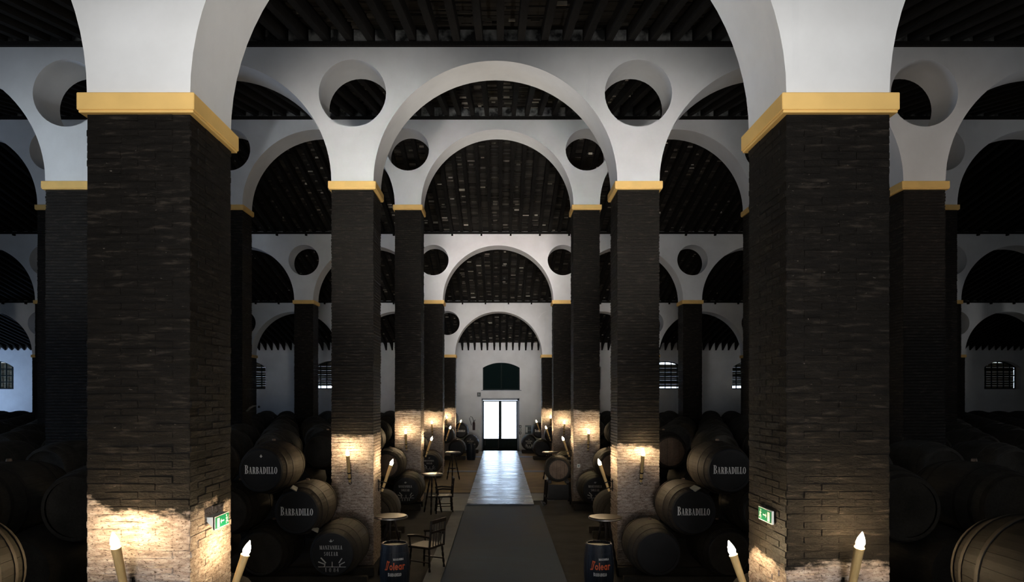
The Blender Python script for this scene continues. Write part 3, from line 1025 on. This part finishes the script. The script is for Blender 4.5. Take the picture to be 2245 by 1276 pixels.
def stave_mesh(mat):
    a = pi / NST - .0022
    ns = 8
    vs = []; fs = []
    for q in range(ns + 1):
        t = q / ns; r = brad(t); y = t * BL
        for (rr, ang) in ((r, -a), (r + .002, 0), (r, a), (r - .03, a), (r - .03, -a)):
            vs.append((rr * sin(ang), y, rr * cos(ang)))
    for q in range(ns):
        for i in range(5):
            if i == 3: continue
            j = (i + 1) % 5
            fs.append((q * 5 + i, q * 5 + j, q * 5 + 5 + j, q * 5 + 5 + i))
    fs.append((0, 1, 2, 3, 4)); fs.append(tuple(ns * 5 + i for i in (4, 3, 2, 1, 0)))
    return MB().add(vs, fs).mesh('stave', mat)


def AY(M_=None):   # lathe z axis -> +y
    return Matrix.Rotation(-pi / 2, 4, 'X')


def hoop_mesh(t0, t1, mat):
    r0, r1 = brad(t0) + .004, brad(t1) + .004
    return MB().lathe([(r0 - .004, t0 * BL), (r0 + .003, t0 * BL), (r1 + .003, t1 * BL), (r1 - .004, t1 * BL)], 40, AY(), caps=False).mesh('hoop', mat)


HOOPS = ((.012, .045), (.115, .145), (.27, .30), (.70, .73), (.855, .885), (.955, .988))


def head_mesh(mat, r=.304, planks=0):
    mb = MB().lathe([(r, .035), (r, .06)], 40, AY())
    if planks:
        for q in range(1, planks):
            x = -r + 2 * r * q / planks
            h = sqrt(max(.01, r * r - x * x)) - .01
            mb.box(x - .004, x + .004, .0335, .036, -h, h)
    return mb.mesh('head', mat)


ST = {m: stave_mesh(M[m]) for m in ('oak', 'oak_dark', 'oak_mid')}
HP = [hoop_mesh(a, b, M['hoop']) for a, b in HOOPS]
CHIME = MB().lathe([(.303, .04), (.303, -.001), (HR + .003, -.001), (brad(.03) + .004, .03 * BL), (brad(.03), .031 * BL)], 40, AY(), caps=False).mesh('hoop', M['head_black'])
HD = {'black': head_mesh(M['head_black']), 'oak': head_mesh(M['head_oak']), 'dark': head_mesh(M['oak_dark'])}
LET = {'barb': flat_print(P_BARB).mesh('lettering', M['letter']), 'emblem': flat_print(shift(EMBLEM, 0, .20)).mesh('emblem', M['letter']), 'fleur': flat_print(P_FLEUR).mesh('emblem', M['letter_dim']), 'sole': flat_print(P_SOL).mesh('lettering', M['letter_dim']), 'mark': flat_print(P_MARK).mesh('drawn_mark', M['letter_dim']),
       'manz': flat_print(P_MANZ).mesh('lettering', M['letter_dim'])}
PLANKH = {}
for q in range(5):     # the boards of an unpainted head
    r = .304; x0 = -r + 2 * r * q / 5 + .003; x1 = -r + 2 * r * (q + 1) / 5 - .003
    top = [(x, sqrt(max(0, r * r - x * x))) for x in (x0, (x0 + x1) / 2, x1)]
    PLANKH[q] = slab([top + [(x, -z) for x, z in top[::-1]]], .03 + .003 * (q % 2), .06).mesh('head_board', M['head_oak'])
bung_m = MB().lathe([(.032, 0), (.028, .035)], 12).mesh('bung', M['head_oak'])
# whole-body version for barrels farther off
bodym = MB()
prof = [(brad(t / 10), t * BL / 10) for t in range(11)]
vs = []; fs = []
NS2 = 24
for (r, y) in prof:
    for i in range(NS2 * 2):
        a = pi * i / NS2
        rr = r - (.008 if i % 2 else 0)
        vs.append((rr * sin(a), y, rr * cos(a)))
n2 = NS2 * 2
for q in range(10):
    for i in range(n2):
        j = (i + 1) % n2
        fs.append((q * n2 + i, q * n2 + j, (q + 1) * n2 + j, (q + 1) * n2 + i))
bodym.add(vs, fs, True)
BODY = {m: bodym.mesh('body', M[m]) for m in ('oak', 'oak_dark')}
# one-mesh version for barrels of which only a hump shows
fm = MB().lathe([(HR - .03, .035), (HR - .03, 0), (HR, 0)] + prof[1:10] + [(HR, BL), (HR - .03, BL), (HR - .03, BL - .035)], 20, AY())
for a, b in HOOPS:
    r0, r1 = brad(a) + .006, brad(b) + .006
    fm.lathe([(r0 - .01, a * BL), (r0, a * BL), (r1, b * BL), (r1 - .01, b * BL)], 20, AY(), caps=False)
FAR = fm.mesh('barrel', M['oak_lifted'])


def barrel(loc, lab, level, wood='oak', head='black', text=None, group=None, roll=0.0, name='barrel', rz=0.0):
    """level 2: every stave; 1: body, heads, hoops"""
    root = empty(name, loc, rz)
    if level == 2:
        for q in range(NST):
            link('stave', ST[wood], root, (0, 0, 0), (0, roll + 2 * pi * q / NST, 0))
    else:
        link('body', BODY[wood], root)
    for q, h in enumerate(HP): link('hoop', CHIME if (q == 0 and head == 'black') else h, root)
    if head == 'boards':
        for q in range(5): link('head_board', PLANKH[q], root)
    else:
        link('head', HD[head], root)
    link('head', HD['dark'], root, (0, BL, 0), (0, 0, pi))
    if level == 2: link('bung', bung_m, root, (0, BL / 2, BR - .005))
    if text:
        link('lettering', LET[text[:4]], root, (0, .0335, 0))
        if text == 'barb_e': link('emblem', LET['emblem'], root, (0, .0335, 0))
        if text == 'manz':
            link('lettering', LET['sole'], root, (0, .0335, 0)); link('emblem', LET['fleur'], root, (0, .0335, 0)); link('drawn_mark', LET['mark'], root, (0, .0335, 0))
    tag(root, lab, 'barrel', group)
    return root


TZ = (.58, 1.24, 1.90)
HP_ = .565
ROWY = [10.78 + 3.717 * n for n in range(-1, 8)] + [37.2, 40.75]
COUNT = [0]
taken = []          # (row, side, tier, n)


def bx(side, base, tier, n):
    return base + side * (HP_ * tier + 2 * HP_ * n)


def racks(y, side, xa, xb, lab, group):
    root = empty('barrel_skid', ((xa + xb) / 2, y, floor_z(y)))
    for dy in (.34, .92):
        MB().bbox(-abs(xb - xa) / 2, abs(xb - xa) / 2, dy - .05, dy + .05, 0, .15, .01).obj('timber', M['oak_dark'], root)
    tag(root, lab, 'skid', group)


G2 = 'stacked barrels along the aisle'
for side, base in ((-1, -2.66), (1, 2.50)):
    sd = SIDE[0] if side < 0 else SIDE[1]
    y = 10.78
    lead = 'second-pillar stack, %s' % sd
    spec = [(0, 0, 'black', 'manz' if side < 0 else None, 'oak_dark', 'dark barrel, %s black head, lowest of the %s' % ('dim-lettered' if side < 0 else 'plain', lead)),
            (1, 0, 'black', 'barb', 'oak', 'brown barrel, white name on black head, middle of the %s' % lead),
            (2, 0, 'black', 'barb_e' if side < 0 else 'barb', 'oak', 'brown barrel, white name on black head, top of the %s' % lead),
            (0, 1, 'dark', None, 'oak_dark', 'unlit floor-tier barrel, second in from aisle, %s' % lead),
            (1, 1, 'dark', None, 'oak_dark', 'unlit middle-tier barrel, second in from aisle, %s' % lead),
            (2, 1, 'dark', None, 'oak_dark', 'unlit top-tier barrel, second in from aisle, %s' % lead)]
    for tier, n, hd, tx, wd, lab in spec:
        barrel((bx(side, base, tier, n), y + rng.uniform(-.02, .02), TZ[tier]), lab, 2, wd, hd, tx, G2, rng.uniform(0, .2))
    racks(y, side, base - side * .5, base + side * 6.2, 'low timber skids under the %s' % lead, 'timber skids under the stacks')
    # row of the next aisle behind it (14.5)
    y = 14.5
    lead = 'second-third pillar gap, %s' % sd
    barrel((-3.83 if side < 0 else 3.62, y, TZ[2]), 'top barrel with %s head at aisle end, %s' % ('plain dark' if side < 0 else 'bare reddish', lead), 2, 'oak', 'dark' if side < 0 else 'boards', None, G2)
    barrel((bx(side, base, 1, 0), y, TZ[1]), 'middle-tier barrel at aisle end, %s' % lead, 1, 'oak_dark', 'dark', None, G2)
    barrel((bx(side, base, 0, 0), y, TZ[0]), 'lowest barrel at aisle end, %s' % lead, 1, 'oak_dark', 'dark', None, G2)
    racks(y, side, base - side * .5, base + side * 9, 'low timber skids under the %s' % lead, 'timber skids under the stacks')
    # row before the third pillar (18.2)
    y = 18.2
    lead = 'third-pillar stack, %s' % sd
    barrel((-2.52 if side < 0 else 2.55, y, TZ[0]), 'dark barrel with dim white lettering, lowest of the %s' % lead, 2, 'oak_dark', 'black', 'manz', G2)
    barrel((-3.04 if side < 0 else 3.0, y, TZ[1]), 'barrel with bare brown head, middle tier of the %s' % lead, 2, 'oak', 'boards', None, G2)
    barrel((-3.62 if side < 0 else 3.6, y, TZ[2]), 'pale barrel with dark head, top of the %s' % lead, 1, 'oak', 'dark', None, G2)
    racks(y, side, base - side * .5, base + side * 12, 'low timber skids under the %s' % lead, 'timber skids under the stacks')
    # rows farther along
    for y, nm, b0 in ((21.93, 'third-fourth pillar gap', base + side * .25), (25.65, 'fourth-pillar stack', base), (29.36, 'fourth-fifth pillar gap', base + side * .2), (33.08, 'fifth-pillar stack', -2.12 if side < 0 else 2.02), (37.2, 'end-wall stack', -1.62 if side < 0 else 1.58)):
        lead = '%s, %s' % (nm, sd)
        f = floor_z(y)
        blk = y > 36
        lt = 'manz' if y in (25.65, 37.2) else None
        barrel((b0, y, TZ[0] + f), '%s barrel%s, lowest of the %s' % ('black' if blk else 'dark', ' with faint lettering' if lt else '', lead), 1, 'oak_dark' if y != 33.08 else 'oak', 'black', lt, G2)
        barrel((b0 + side * HP_, y, TZ[1] + f), 'dark-headed barrel, middle tier of the %s' % lead, 1, 'oak_dark' if blk else 'oak', 'black', 'barb' if blk else None, G2)
        barrel((b0 + side * HP_ * 2, y, TZ[2] + f), 'dark barrel, top tier of the %s' % lead, 1, 'oak_dark', 'black' if blk else 'dark', None, G2)
        racks(y, side, b0 - side * .4, side * min(31, .75 * y), 'low timber skids under the %s' % lead, 'timber skids under the stacks')

# the stacks at and just behind the largest pillars
hid = MB()
pm_ = [(HR, 0), (BR * .96, .3), (BR, .65), (BR * .96, 1.0), (HR, 1.3)]
for side in (-1, 1):
    sd = SIDE[0] if side < 0 else SIDE[1]
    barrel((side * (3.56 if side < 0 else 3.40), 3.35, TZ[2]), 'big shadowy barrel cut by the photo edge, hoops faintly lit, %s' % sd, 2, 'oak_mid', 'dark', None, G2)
    for x, t in ((2.9, 1), (4.03, 1), (2.35, 0), (3.47, 0), (4.6, 0)):
        hid.lathe(pm_, 14, Matrix.Translation((side * (x + .05), 3.35, TZ[t])) @ AY())
    racks(3.35, side, side * 1.9, side * 6.0, 'low timber skids under the big edge barrel, %s' % sd, 'timber skids under the stacks')
    x0 = 4.42 if side < 0 else 4.22
    y = 7.06
    for n in range(2):
        barrel((side * (x0 + 1.13 * n), y, TZ[2]), 'unlit barrel with black head behind the largest pillar, %s, %s' % (sd, ('top tier by the pillar', 'top tier away from pillar')[n]), 2, 'oak_dark', 'dark', None, G2)
    for x, t in ((x0 - .565, 1), (x0 + .565, 1), (x0 + 1.7, 1), (x0 - 1.13, 0), (x0, 0), (x0 + 1.13, 0), (x0 + 2.26, 0)):
        hid.lathe(pm_, 14, Matrix.Translation((side * x, y, TZ[t])) @ AY())
    racks(y, side, side * 2.8, side * 7.4, 'low timber skids just behind the largest pillar, %s' % sd, 'timber skids under the stacks')

# the dark sea of barrels in the side naves: topmost tier singly, what lies hidden under it joined
NTH = 'first second third fourth fifth sixth seventh eighth ninth tenth eleventh twelfth thirteenth fourteenth fifteenth sixteenth seventeenth eighteenth nineteenth twentieth twenty-first twenty-second twenty-third twenty-fourth twenty-fifth twenty-sixth twenty-seventh twenty-eighth twenty-ninth thirtieth'.split()
NAMES = {10.78: 'second pillars', 14.5: 'second and third pillars', 18.2: 'third pillars', 21.93: 'third and fourth pillars', 25.65: 'fourth pillars', 29.36: 'fourth and fifth pillars', 33.08: 'fifth pillars', 36.8: 'fifth pillars and end wall', 40.5: 'end wall'}
for y in NAMES:
    for side, base in ((-1, -2.66), (1, 2.50)):
        sd = SIDE[0] if side < 0 else SIDE[1]
        n = 0
        while True:
            x = bx(side, base, 2, n)
            if abs(x) > (.735 if side < 0 else .77) * (y + 1.3) + .3 or abs(x) > 31.5: break
            f = floor_z(y)
            if n >= (2 if y == 10.78 else 1) or (y == 40.5 and n > 0):
                # does the largest pillar hide it from the photograph's eye?
                p0 = 1097 + 1497 * (x - side * BR) / (y + (1.3 if side > 0 else 1.3)); p1 = 1097 + 1497 * (x + side * BR) / y
                a, b = min(p0, p1), max(p0, p1)
                if not ((side < 0 and a > 196 and b < 498) or (side > 0 and a > 1652 and b < 1942)):
                    o = link('barrel', FAR, None, (x + rng.uniform(-.03, .03), y + rng.uniform(-.05, .05), TZ[2] + f + rng.uniform(-.01, .02)), (0, rng.uniform(0, 6.28), 0))
                    tag(o, 'unlit barrel, %s from aisle atop the row by %s, %s' % (NTH[n], NAMES[y], sd), 'barrel', 'dark top-tier barrels by the %s, %s' % (NAMES[y], sd))
                    COUNT[0] += 1
                else:
                    hid.lathe(pm_, 14, Matrix.Translation((x, y, TZ[2] + f)) @ AY())
                for t in (0, 1):
                    if y == 10.78 and n < 2: continue
                    hid.lathe(pm_, 14, Matrix.Translation((bx(side, base, t, n), y, TZ[t] + f)) @ AY())
            n += 1
tag(hid.obj('barrel', M['oak_dark']), 'lower tiers of barrels hidden in the dark side naves', 'barrel', kind='stuff')

# wooden chocks wedged between the tiers
for (x, y, z, lab) in ((-3.27, 10.84, 1.615, 'small pale chock wedged under the top lettered barrel, chair side'), (-2.95, 10.9, .95, 'small pale chock wedged under the middle lettered barrel, chair side'), (3.09, 10.84, 1.615, 'small pale chock wedged under the top lettered barrel, trestle-cask side')):
    tag(MB().add([(-.055, -.10, -.02), (.055, -.10, -.02), (.055, .08, -.02), (-.055, .08, -.02), (-.045, .08, .022), (.045, .08, .022), (.05, -.10, -.008), (-.05, -.10, -.008)], [(0, 3, 2, 1), (4, 7, 6, 5), (0, 1, 6, 7), (1, 2, 5, 6), (2, 3, 4, 5), (3, 0, 7, 4)])
        .obj('chock', M['bone'], None, (x, y, z), (0, .5 if x < 0 else -.5, .2)), lab, 'chock', 'chocks between the barrels')

# ------------------------------------------------------------------ trestle cask
tc = empty('trestle_cask', (1.66, 19.45, 0))
for q in range(NST):
    o = link('stave', ST['oak_dark'], tc, (0, 0, 1.0), (0, 2 * pi * q / NST, 0)); o.scale = (.9, .62, .9)
for h in HP:
    o = link('hoop', h, tc, (0, 0, 1.0)); o.scale = (.9, .62, .9)
for q in range(5):
    o = link('head_board', PLANKH[q], tc, (0, .005, 1.0)); o.scale = (.92, .62, .92)
o = link('head', HD['dark'], tc, (0, BL * .62, 1.0), (0, 0, pi)); o.scale = (.9, .62, .9)
tag(tc, 'small dark cask with bare boarded head lying on a tall dark trestle', 'cask')
st = empty('trestle', (1.66, 19.45, 0))
for sx in (-1, 1):
    for yy in (.1, .68):
        MB().tube([(sx * .32, yy, .64), (sx * .36, yy, .0)], .035, 8).obj('leg', M['wood_dark'], st)
    MB().bbox(sx * .33 - .03, sx * .33 + .03, .04, .76, .14, .20, .006).obj('rail', M['wood_dark'], st)
    MB().bbox(sx * .25 - .05, sx * .25 + .05, .02, .78, .60, .70, .01).obj('cradle_beam', M['wood_dark'], st)
MB().bbox(-.3, .3, .1, .13, .12, .56, .005).obj('panel', M['wood_dark'], st)
MB().tube([(-.36, .1, .02), (-.50, -.10, .10), (-.44, -.22, .0)], .02, 8).obj('foot_brace', M['frame_grey'], st)
tag(st, 'tall dark wooden trestle carrying the small boarded cask', 'trestle')

# ------------------------------------------------------------------ standing painted casks
CR, CHH = .232, .80


def crad(z):
    t = z / CHH
    return .195 + (CR - .195) * (1 - (2 * t - 1) ** 2)


g_sol = []
# slanted double-stroked S and rounded bold lower-case letters
def bold_o(x): return g_arc(x, .36, .30, .36, .17, .2, 0, 360, 20)
g_sol += [[(-1.62, -.02), (-1.50, .10), (-1.16, 1.28), (-1.30, 1.30)], [(-1.40, -.02), (-1.22, -.02), (-.86, 1.16), (-1.00, 1.22)], [(-1.34, 1.22), (-.80, 1.22), (-.76, 1.02), (-1.26, 1.06)], [(-1.8, .08), (-1.3, .16), (-1.28, -.02), (-1.70, -.08)]]
g_sol += bold_o(-.52)
g_sol += g_rect(-.12, 0, .08, 1.02)
g_sol += g_arc(.46, .36, .30, .36, .17, .2, 0, 325, 18) + g_rect(.2, .30, .74, .44)
g_sol += bold_o(1.14) + g_rect(1.28, 0, 1.46, .70)
g_sol += g_rect(1.62, 0, 1.80, .70) + g_arc(1.92, .44, .28, .28, .17, .18, 20, 150, 8)
SOL = [[(a * .083, b * .108) for a, b in p] for p in g_sol]


def wrap(z0, turn):
    def fn(a, b, d):
        z = z0 + b; r = crad(z) + .004 + d
        ang = a / CR + turn
        return (r * sin(ang), -r * cos(ang), z)
    return fn


CASK = {}


def upright_cask(x, y, lab, turn=0.0, text=True):
    root = empty('upright_cask', (x, y, floor_z(y)), turn)
    ns = 20
    if 'stave' not in CASK:
        a = pi / ns - .008
        vs = []; fs = []
        for q in range(7):
            z = CHH * q / 6; r = crad(z)
            for (rr, ang) in ((r, -a), (r + .001, 0), (r, a), (r - .02, a), (r - .02, -a)):
                vs.append((rr * sin(ang), -rr * cos(ang), z))
        for q in range(6):
            for i in (0, 1, 2, 4):
                j = (i + 1) % 5
                fs.append((q * 5 + i, q * 5 + j, q * 5 + 5 + j, q * 5 + 5 + i))
        fs += [(4, 3, 2, 1, 0), tuple(30 + i for i in range(5))]
        CASK['stave'] = MB().add(vs, fs).mesh('stave', M['cask'])
        CASK['hoop'] = [MB().lathe([(crad(z) - .004, z), (crad(z) + .004, z), (crad(z + .035) + .004, z + .035), (crad(z + .035) - .004, z + .035)], 32, caps=False).mesh('hoop', M['cask']) for z in (.015, .12, .645, .75)]
        CASK['head'] = MB().lathe([(.186, CHH - .045), (.186, CHH - .03)], 32).mesh('head', M['cask'])
        CASK['red'] = flat_print(SOL, fn=wrap(.43, 0)).mesh('red_lettering', M['letter_red'])
        CASK['white'] = None
    for q in range(ns): link('stave', CASK['stave'], root, (0, 0, 0), (0, 0, 2 * pi * q / ns))
    for h in CASK['hoop']: link('hoop', h, root)
    link('head', CASK['head'], root)
    if text:
        if CASK['white'] is None:
            mw = flat_print(shift(word('MANZANILLA', .030, .08, 1, .85), .07, 0), fn=wrap(.575, 0))
            m2 = flat_print(shift(word('BARBADILLO', .048, .06, 1.1, .70), .01, 0), fn=wrap(.335, 0))
            mw.add(m2.v, m2.f)
            m3 = flat_print([[(a * 1.06 + .002, b * 1.05 - .004) for a, b in p] for p in SOL[:4]], dz=.0002, fn=wrap(.43, 0))
            CASK['white'] = mw.mesh('white_lettering', M['letter'])
        tag(link('red_lettering', CASK['red'], root), 'orange script lettering')
        tag(link('white_lettering', CASK['white'], root), 'white capitals above and below the script')
    tag(root, lab, 'cask', 'upright painted casks')


upright_cask(-1.64, 10.6, 'upright navy cask with orange script, beside the chair-side bar table', .10)
upright_cask(1.53, 10.6, 'upright navy cask with orange script, below the trestle-side bar table', -.10)
upright_cask(-1.44, 33.5, 'upright dark plain cask standing beside the path near the lit door', 0, False)

# ------------------------------------------------------------------ round bar tables and armchairs
def turned(p0, p1, r=.022, n=8, beads=6):
    p0, p1 = Vector(p0), Vector(p1)
    pts = []; rs = []
    for q in range(beads * 4 + 1):
        t = q / (beads * 4)
        pts.append(p0.lerp(p1, t)); rs.append(r * (.62 + .38 * abs(sin(pi * t * beads))))
    return MB().tube(pts, rs, n)


def table(x, y, lab):
    root = empty('bar_table', (x, y, floor_z(y)))
    MB().lathe([(.25, 1.005), (.275, 1.015), (.28, 1.035), (.27, 1.05), (.0, 1.052)], 36).obj('tabletop', M['tabletop'], root)
    MB().lathe([(.278, 1.012), (.286, 1.016), (.286, 1.034), (.278, 1.038)], 36, caps=False).obj('metal_rim', M['chrome'], root)
    for q in range(3):
        a = 2 * pi * q / 3 + .5
        turned((.06 * cos(a), .06 * sin(a), 1.0), (.27 * cos(a), .27 * sin(a), 0), .026).obj('leg', M['wood_dark'], root)
    MB().lathe([(.10, .42), (.12, .43), (.12, .45), (.10, .46)], 20).obj('shelf', M['wood_dark'], root)
    tag(root, lab, 'table', 'round bar tables at the pillars')


def armchair(x, y, rz, lab):
    root = empty('armchair', (x, y, floor_z(y)), rz)      # back towards local +x
    MB().bbox(-.23, .23, -.24, .24, .43, .47, .012).obj('seat', M['wood_dark'], root)
    for sx in (-1, 1):
        for sy in (-1, 1):
            turned((sx * .19, sy * .20, .43), (sx * .22, sy * .23, 0), .022, 8, 4).obj('leg', M['wood_dark'], root)
    for sy in (-1, 1):
        MB().tube([(.21, sy * .22, .45), (.25, sy * .22, .93)], [.02, .016], 8).obj('back_post', M['wood_dark'], root)
        MB().tube([(.22, sy * .23, .64), (-.05, sy * .24, .66), (-.22, sy * .245, .64)], [.018, .02, .024], 8).obj('armrest', M['wood_dark'], root)
        turned((-.19, sy * .23, .46), (-.20, sy * .24, .64), .016, 8, 2).obj('arm_post', M['wood_dark'], root)
        MB().tube([(-.2, sy * .215, .2), (.2, sy * .215, .2)], .012, 6).obj('stretcher', M['wood_dark'], root)
    for z, h in ((.90, .07), (.72, .04)):
        MB().bbox(.225 + (z - .7) * .09, .25 + (z - .7) * .09, -.22, .22, z - h / 2, z + h / 2, .006).obj('back_rail', M['wood_dark'], root)
    for yy in (-.12, -.04, .04, .12):
        MB().tube([(.215, yy, .46), (.245, yy, .9)], .008, 6).obj('spindle', M['wood_dark'], root)
    tag(root, lab, 'chair', 'dark wooden armchairs by the bar tables')


for (x, y, side, nm) in ((-1.86, 11.6, 0, 'second'), (1.77, 11.5, 1, 'second'), (-1.80, 18.05, 0, 'third'), (-1.76, 25.3, 0, 'fourth'), (1.83, 25.3, 1, 'fourth')):
    table(x, y, 'round dark bar table with bright rim beside the %s pillar, %s' % (nm, SIDE[side]))
armchair(-1.30, 12.05, -.5, 'dark wooden armchair in shadow beyond the navy cask, chair side')
armchair(-1.50, 18.15, .15, 'dark turned-leg wooden armchair at the table beside the third pillar')

# ------------------------------------------------------------------ exit signs
def exit_sign(loc, rz, mirror, lab, tilt):
    root = empty('exit_sign', loc, rz)
    W_, H_ = .275, .105
    MB().bbox(-W_ / 2, W_ / 2, -.004, .012, -H_ / 2, H_ / 2, .002).obj('board', M['signwhite'], root)
    gp = MB().box(-W_ / 2 + .008, W_ / 2 - .008, -.006, -.003, -H_ / 2 + .008, H_ / 2 - .008)
    gp.obj('green_panel', M['green'], root)
    m = -1 if mirror else 1
    pol = []
    # running figure, arrow, doorway
    pol += circle(-.082, .030, .008, 12) and [circle(-.082, .030, .008, 12)]
    pol += g_line(-.088, .018, -.097, -.006, .016) + g_line(-.088, .016, -.070, .006, .006) + g_line(-.090, .016, -.108, .008, .006) + g_line(-.095, -.006, -.078, -.016, .008) + g_line(-.078, -.016, -.082, -.035, .007) + g_line(-.097, -.006, -.104, -.022, .008) + g_line(-.104, -.022, -.118, -.024, .007)
    pol += g_line(-.035, 0, .018, 0, .010) + [[(.016, -.020), (.034, 0), (.016, .020)]]
    pol += g_rect(.055, -.038, .098, .034)
    pol = [[(a * m, b) for a, b in p] for p in pol]
    flat_print(pol, dz=.001).obj('white_pictogram', M['signwhite'], root, (0, -.0062, 0))
    if tilt:
        MB().add([(-W_ / 2, 0, -H_ / 2), (-W_ / 2, 0, H_ / 2), (-W_ / 2, .09, H_ / 2)], [(0, 1, 2)]).obj('side_wing', M['signwhite'], root)
        MB().box(-W_ / 2, W_ / 2, .0, .09, H_ / 2 - .003, H_ / 2).obj('top_wing', M['signwhite'], root)
    tag(root, lab, 'sign', 'green exit signs')


exit_sign((X0 + HW + .06, 5.50, 2.06), pi / 2, True, 'green exit sign with wedge sides on the pale pillar above the aisle torch', True)
exit_sign((X0 + SP - HW - .025, 5.41, 2.12), -pi / 2, False, 'green flat exit sign on the black-painted pillar above the aisle torch', False)

# ------------------------------------------------------------------ small things at the end wall and on the pillars
def W(px, py, d=0.0): return (ex(px), Y_END - d, ez(py))


fx = empty('fire_extinguisher', (ex(1039), Y_END - .10, ez(943)))
MB().lathe([(.0, 0), (.075, .005), (.08, .03), (.08, .44), (.05, .50), (.03, .52)], 18).obj('cylinder', M['red'], fx)
MB().lathe([(.03, .52), (.03, .56)], 10).tube([(0, 0, .55), (.10, 0, .60)], .012, 6).tube([(0, 0, .56), (.09, 0, .66)], .010, 6).obj('valve', M['iron'], fx)
MB().tube([(0, 0, .55), (-.10, 0, .80), (-.20, 0, .86), (-.27, 0, .74), (-.22, 0, .55), (-.14, 0, .30)], .016, 8).obj('hose', M['iron'], fx)
MB().box(-.05, .05, .06, .098, .2, .42).obj('wall_bracket', M['iron'], fx)
tag(fx, 'fire extinguisher with curled hose hung on the end wall', 'fire extinguisher')

sg = empty('wall_sign', W(1050, 865, .01))
MB().bbox(-.11, .11, -.01, .01, -.13, .13, .003).obj('board', M['box_dark'], sg)
MB().box(-.05, .05, -.0125, -.0095, -.05, .02).box(-.04, .02, -.0125, -.0095, .04, .09).obj('pictogram', M['box_grey'], sg)
tag(sg, 'small dark square sign on the end wall above door corner', 'sign')

sw = empty('light_switch', W(1049.5, 945, .015))
MB().bbox(-.07, .07, -.015, .015, -.11, .11, .004).obj('plate', M['signwhite'], sw)
MB().bbox(-.03, .03, -.02, -.014, -.04, .04, .002).obj('rocker', M['signwhite'], sw)
tag(sw, 'white wall switch between fire extinguisher and door', 'switch')

pn = empty('control_panel', W(1152, 942, .04))
MB().bbox(-.02, .36, -.03, .04, -.25, .25, .006).obj('board', M['box_grey'], pn)
for q, (a, b, c, d, m) in enumerate(((-.02 + .04, .12, -.18, .16, 'signwhite'), (.16, .25, -.02, .18, 'box_dark'), (.27, .34, -.02, .18, 'box_dark'), (.16, .25, -.2, -.06, 'box_dark'), (.27, .34, -.2, -.06, 'box_dark'))):
    MB().bbox(a, b, -.05, -.028, c, d, .003).obj('cover', M[m], pn)
MB().box(-.02, .36, -.06, .02, .25, .27).obj('hood', M['box_dark'], pn)
tag(pn, 'grey control panel with white cover on wall beside the door', 'control panel')
jb = empty('junction_box', W(1140.5, 942, .03))
for q in range(3):
    MB().bbox(-.07, .07, -.03, .03, -.28 + q * .2, -.12 + q * .2, .006).obj('module', M['box_dark' if q != 1 else 'box_grey'], jb)
    MB().box(-.035, .035, -.033, -.028, -.24 + q * .2, -.16 + q * .2).obj('cover', M['signwhite'], jb)
MB().tube([(0, 0, -.28), (.01, .01, -.5)], .01, 6).obj('cable', M['box_dark'], jb)
tag(jb, 'narrow column of three small wall boxes right beside the door frame', 'wall box')

so = empty('power_socket', (1.0 + 1.255 + .02, DK[2] - .02, 1.07))
MB().bbox(-.045, .045, -.015, .02, -.05, .05, .004).obj('plate', M['signwhite'], so)
MB().lathe([(.025, 0), (.025, .004)], 14, Matrix.Translation((0, -.014, 0)) @ Matrix.Rotation(pi / 2, 4, 'X')).obj('outlet', M['box_grey'], so)
tag(so, 'small white socket on the pale foot of the third pillar', 'socket')

bk = empty('bracket_arm', (X0 - SP + HW + .01, DK[2] + .3, 2.72))
MB().tube([(-.02, 0, -.06), (.03, -.02, -.05), (.12, -.05, .03), (.22, -.06, .085), (.31, -.06, .095)], [.018, .026, .034, .03, .012], 10).obj('arm', M['bone'], bk)
MB().lathe([(.01, 0), (.035, .03), (.03, .06)], 10, Matrix.Translation((.36, -.06, .04)) @ Matrix.Rotation(.9, 4, 'Y')).obj('tip', M['iron'], bk)
tag(bk, 'pale curved bracket arm jutting from the unlit pillar above dark barrels', 'bracket')
print('far barrels', COUNT[0], 'objects', len(bpy.data.objects))
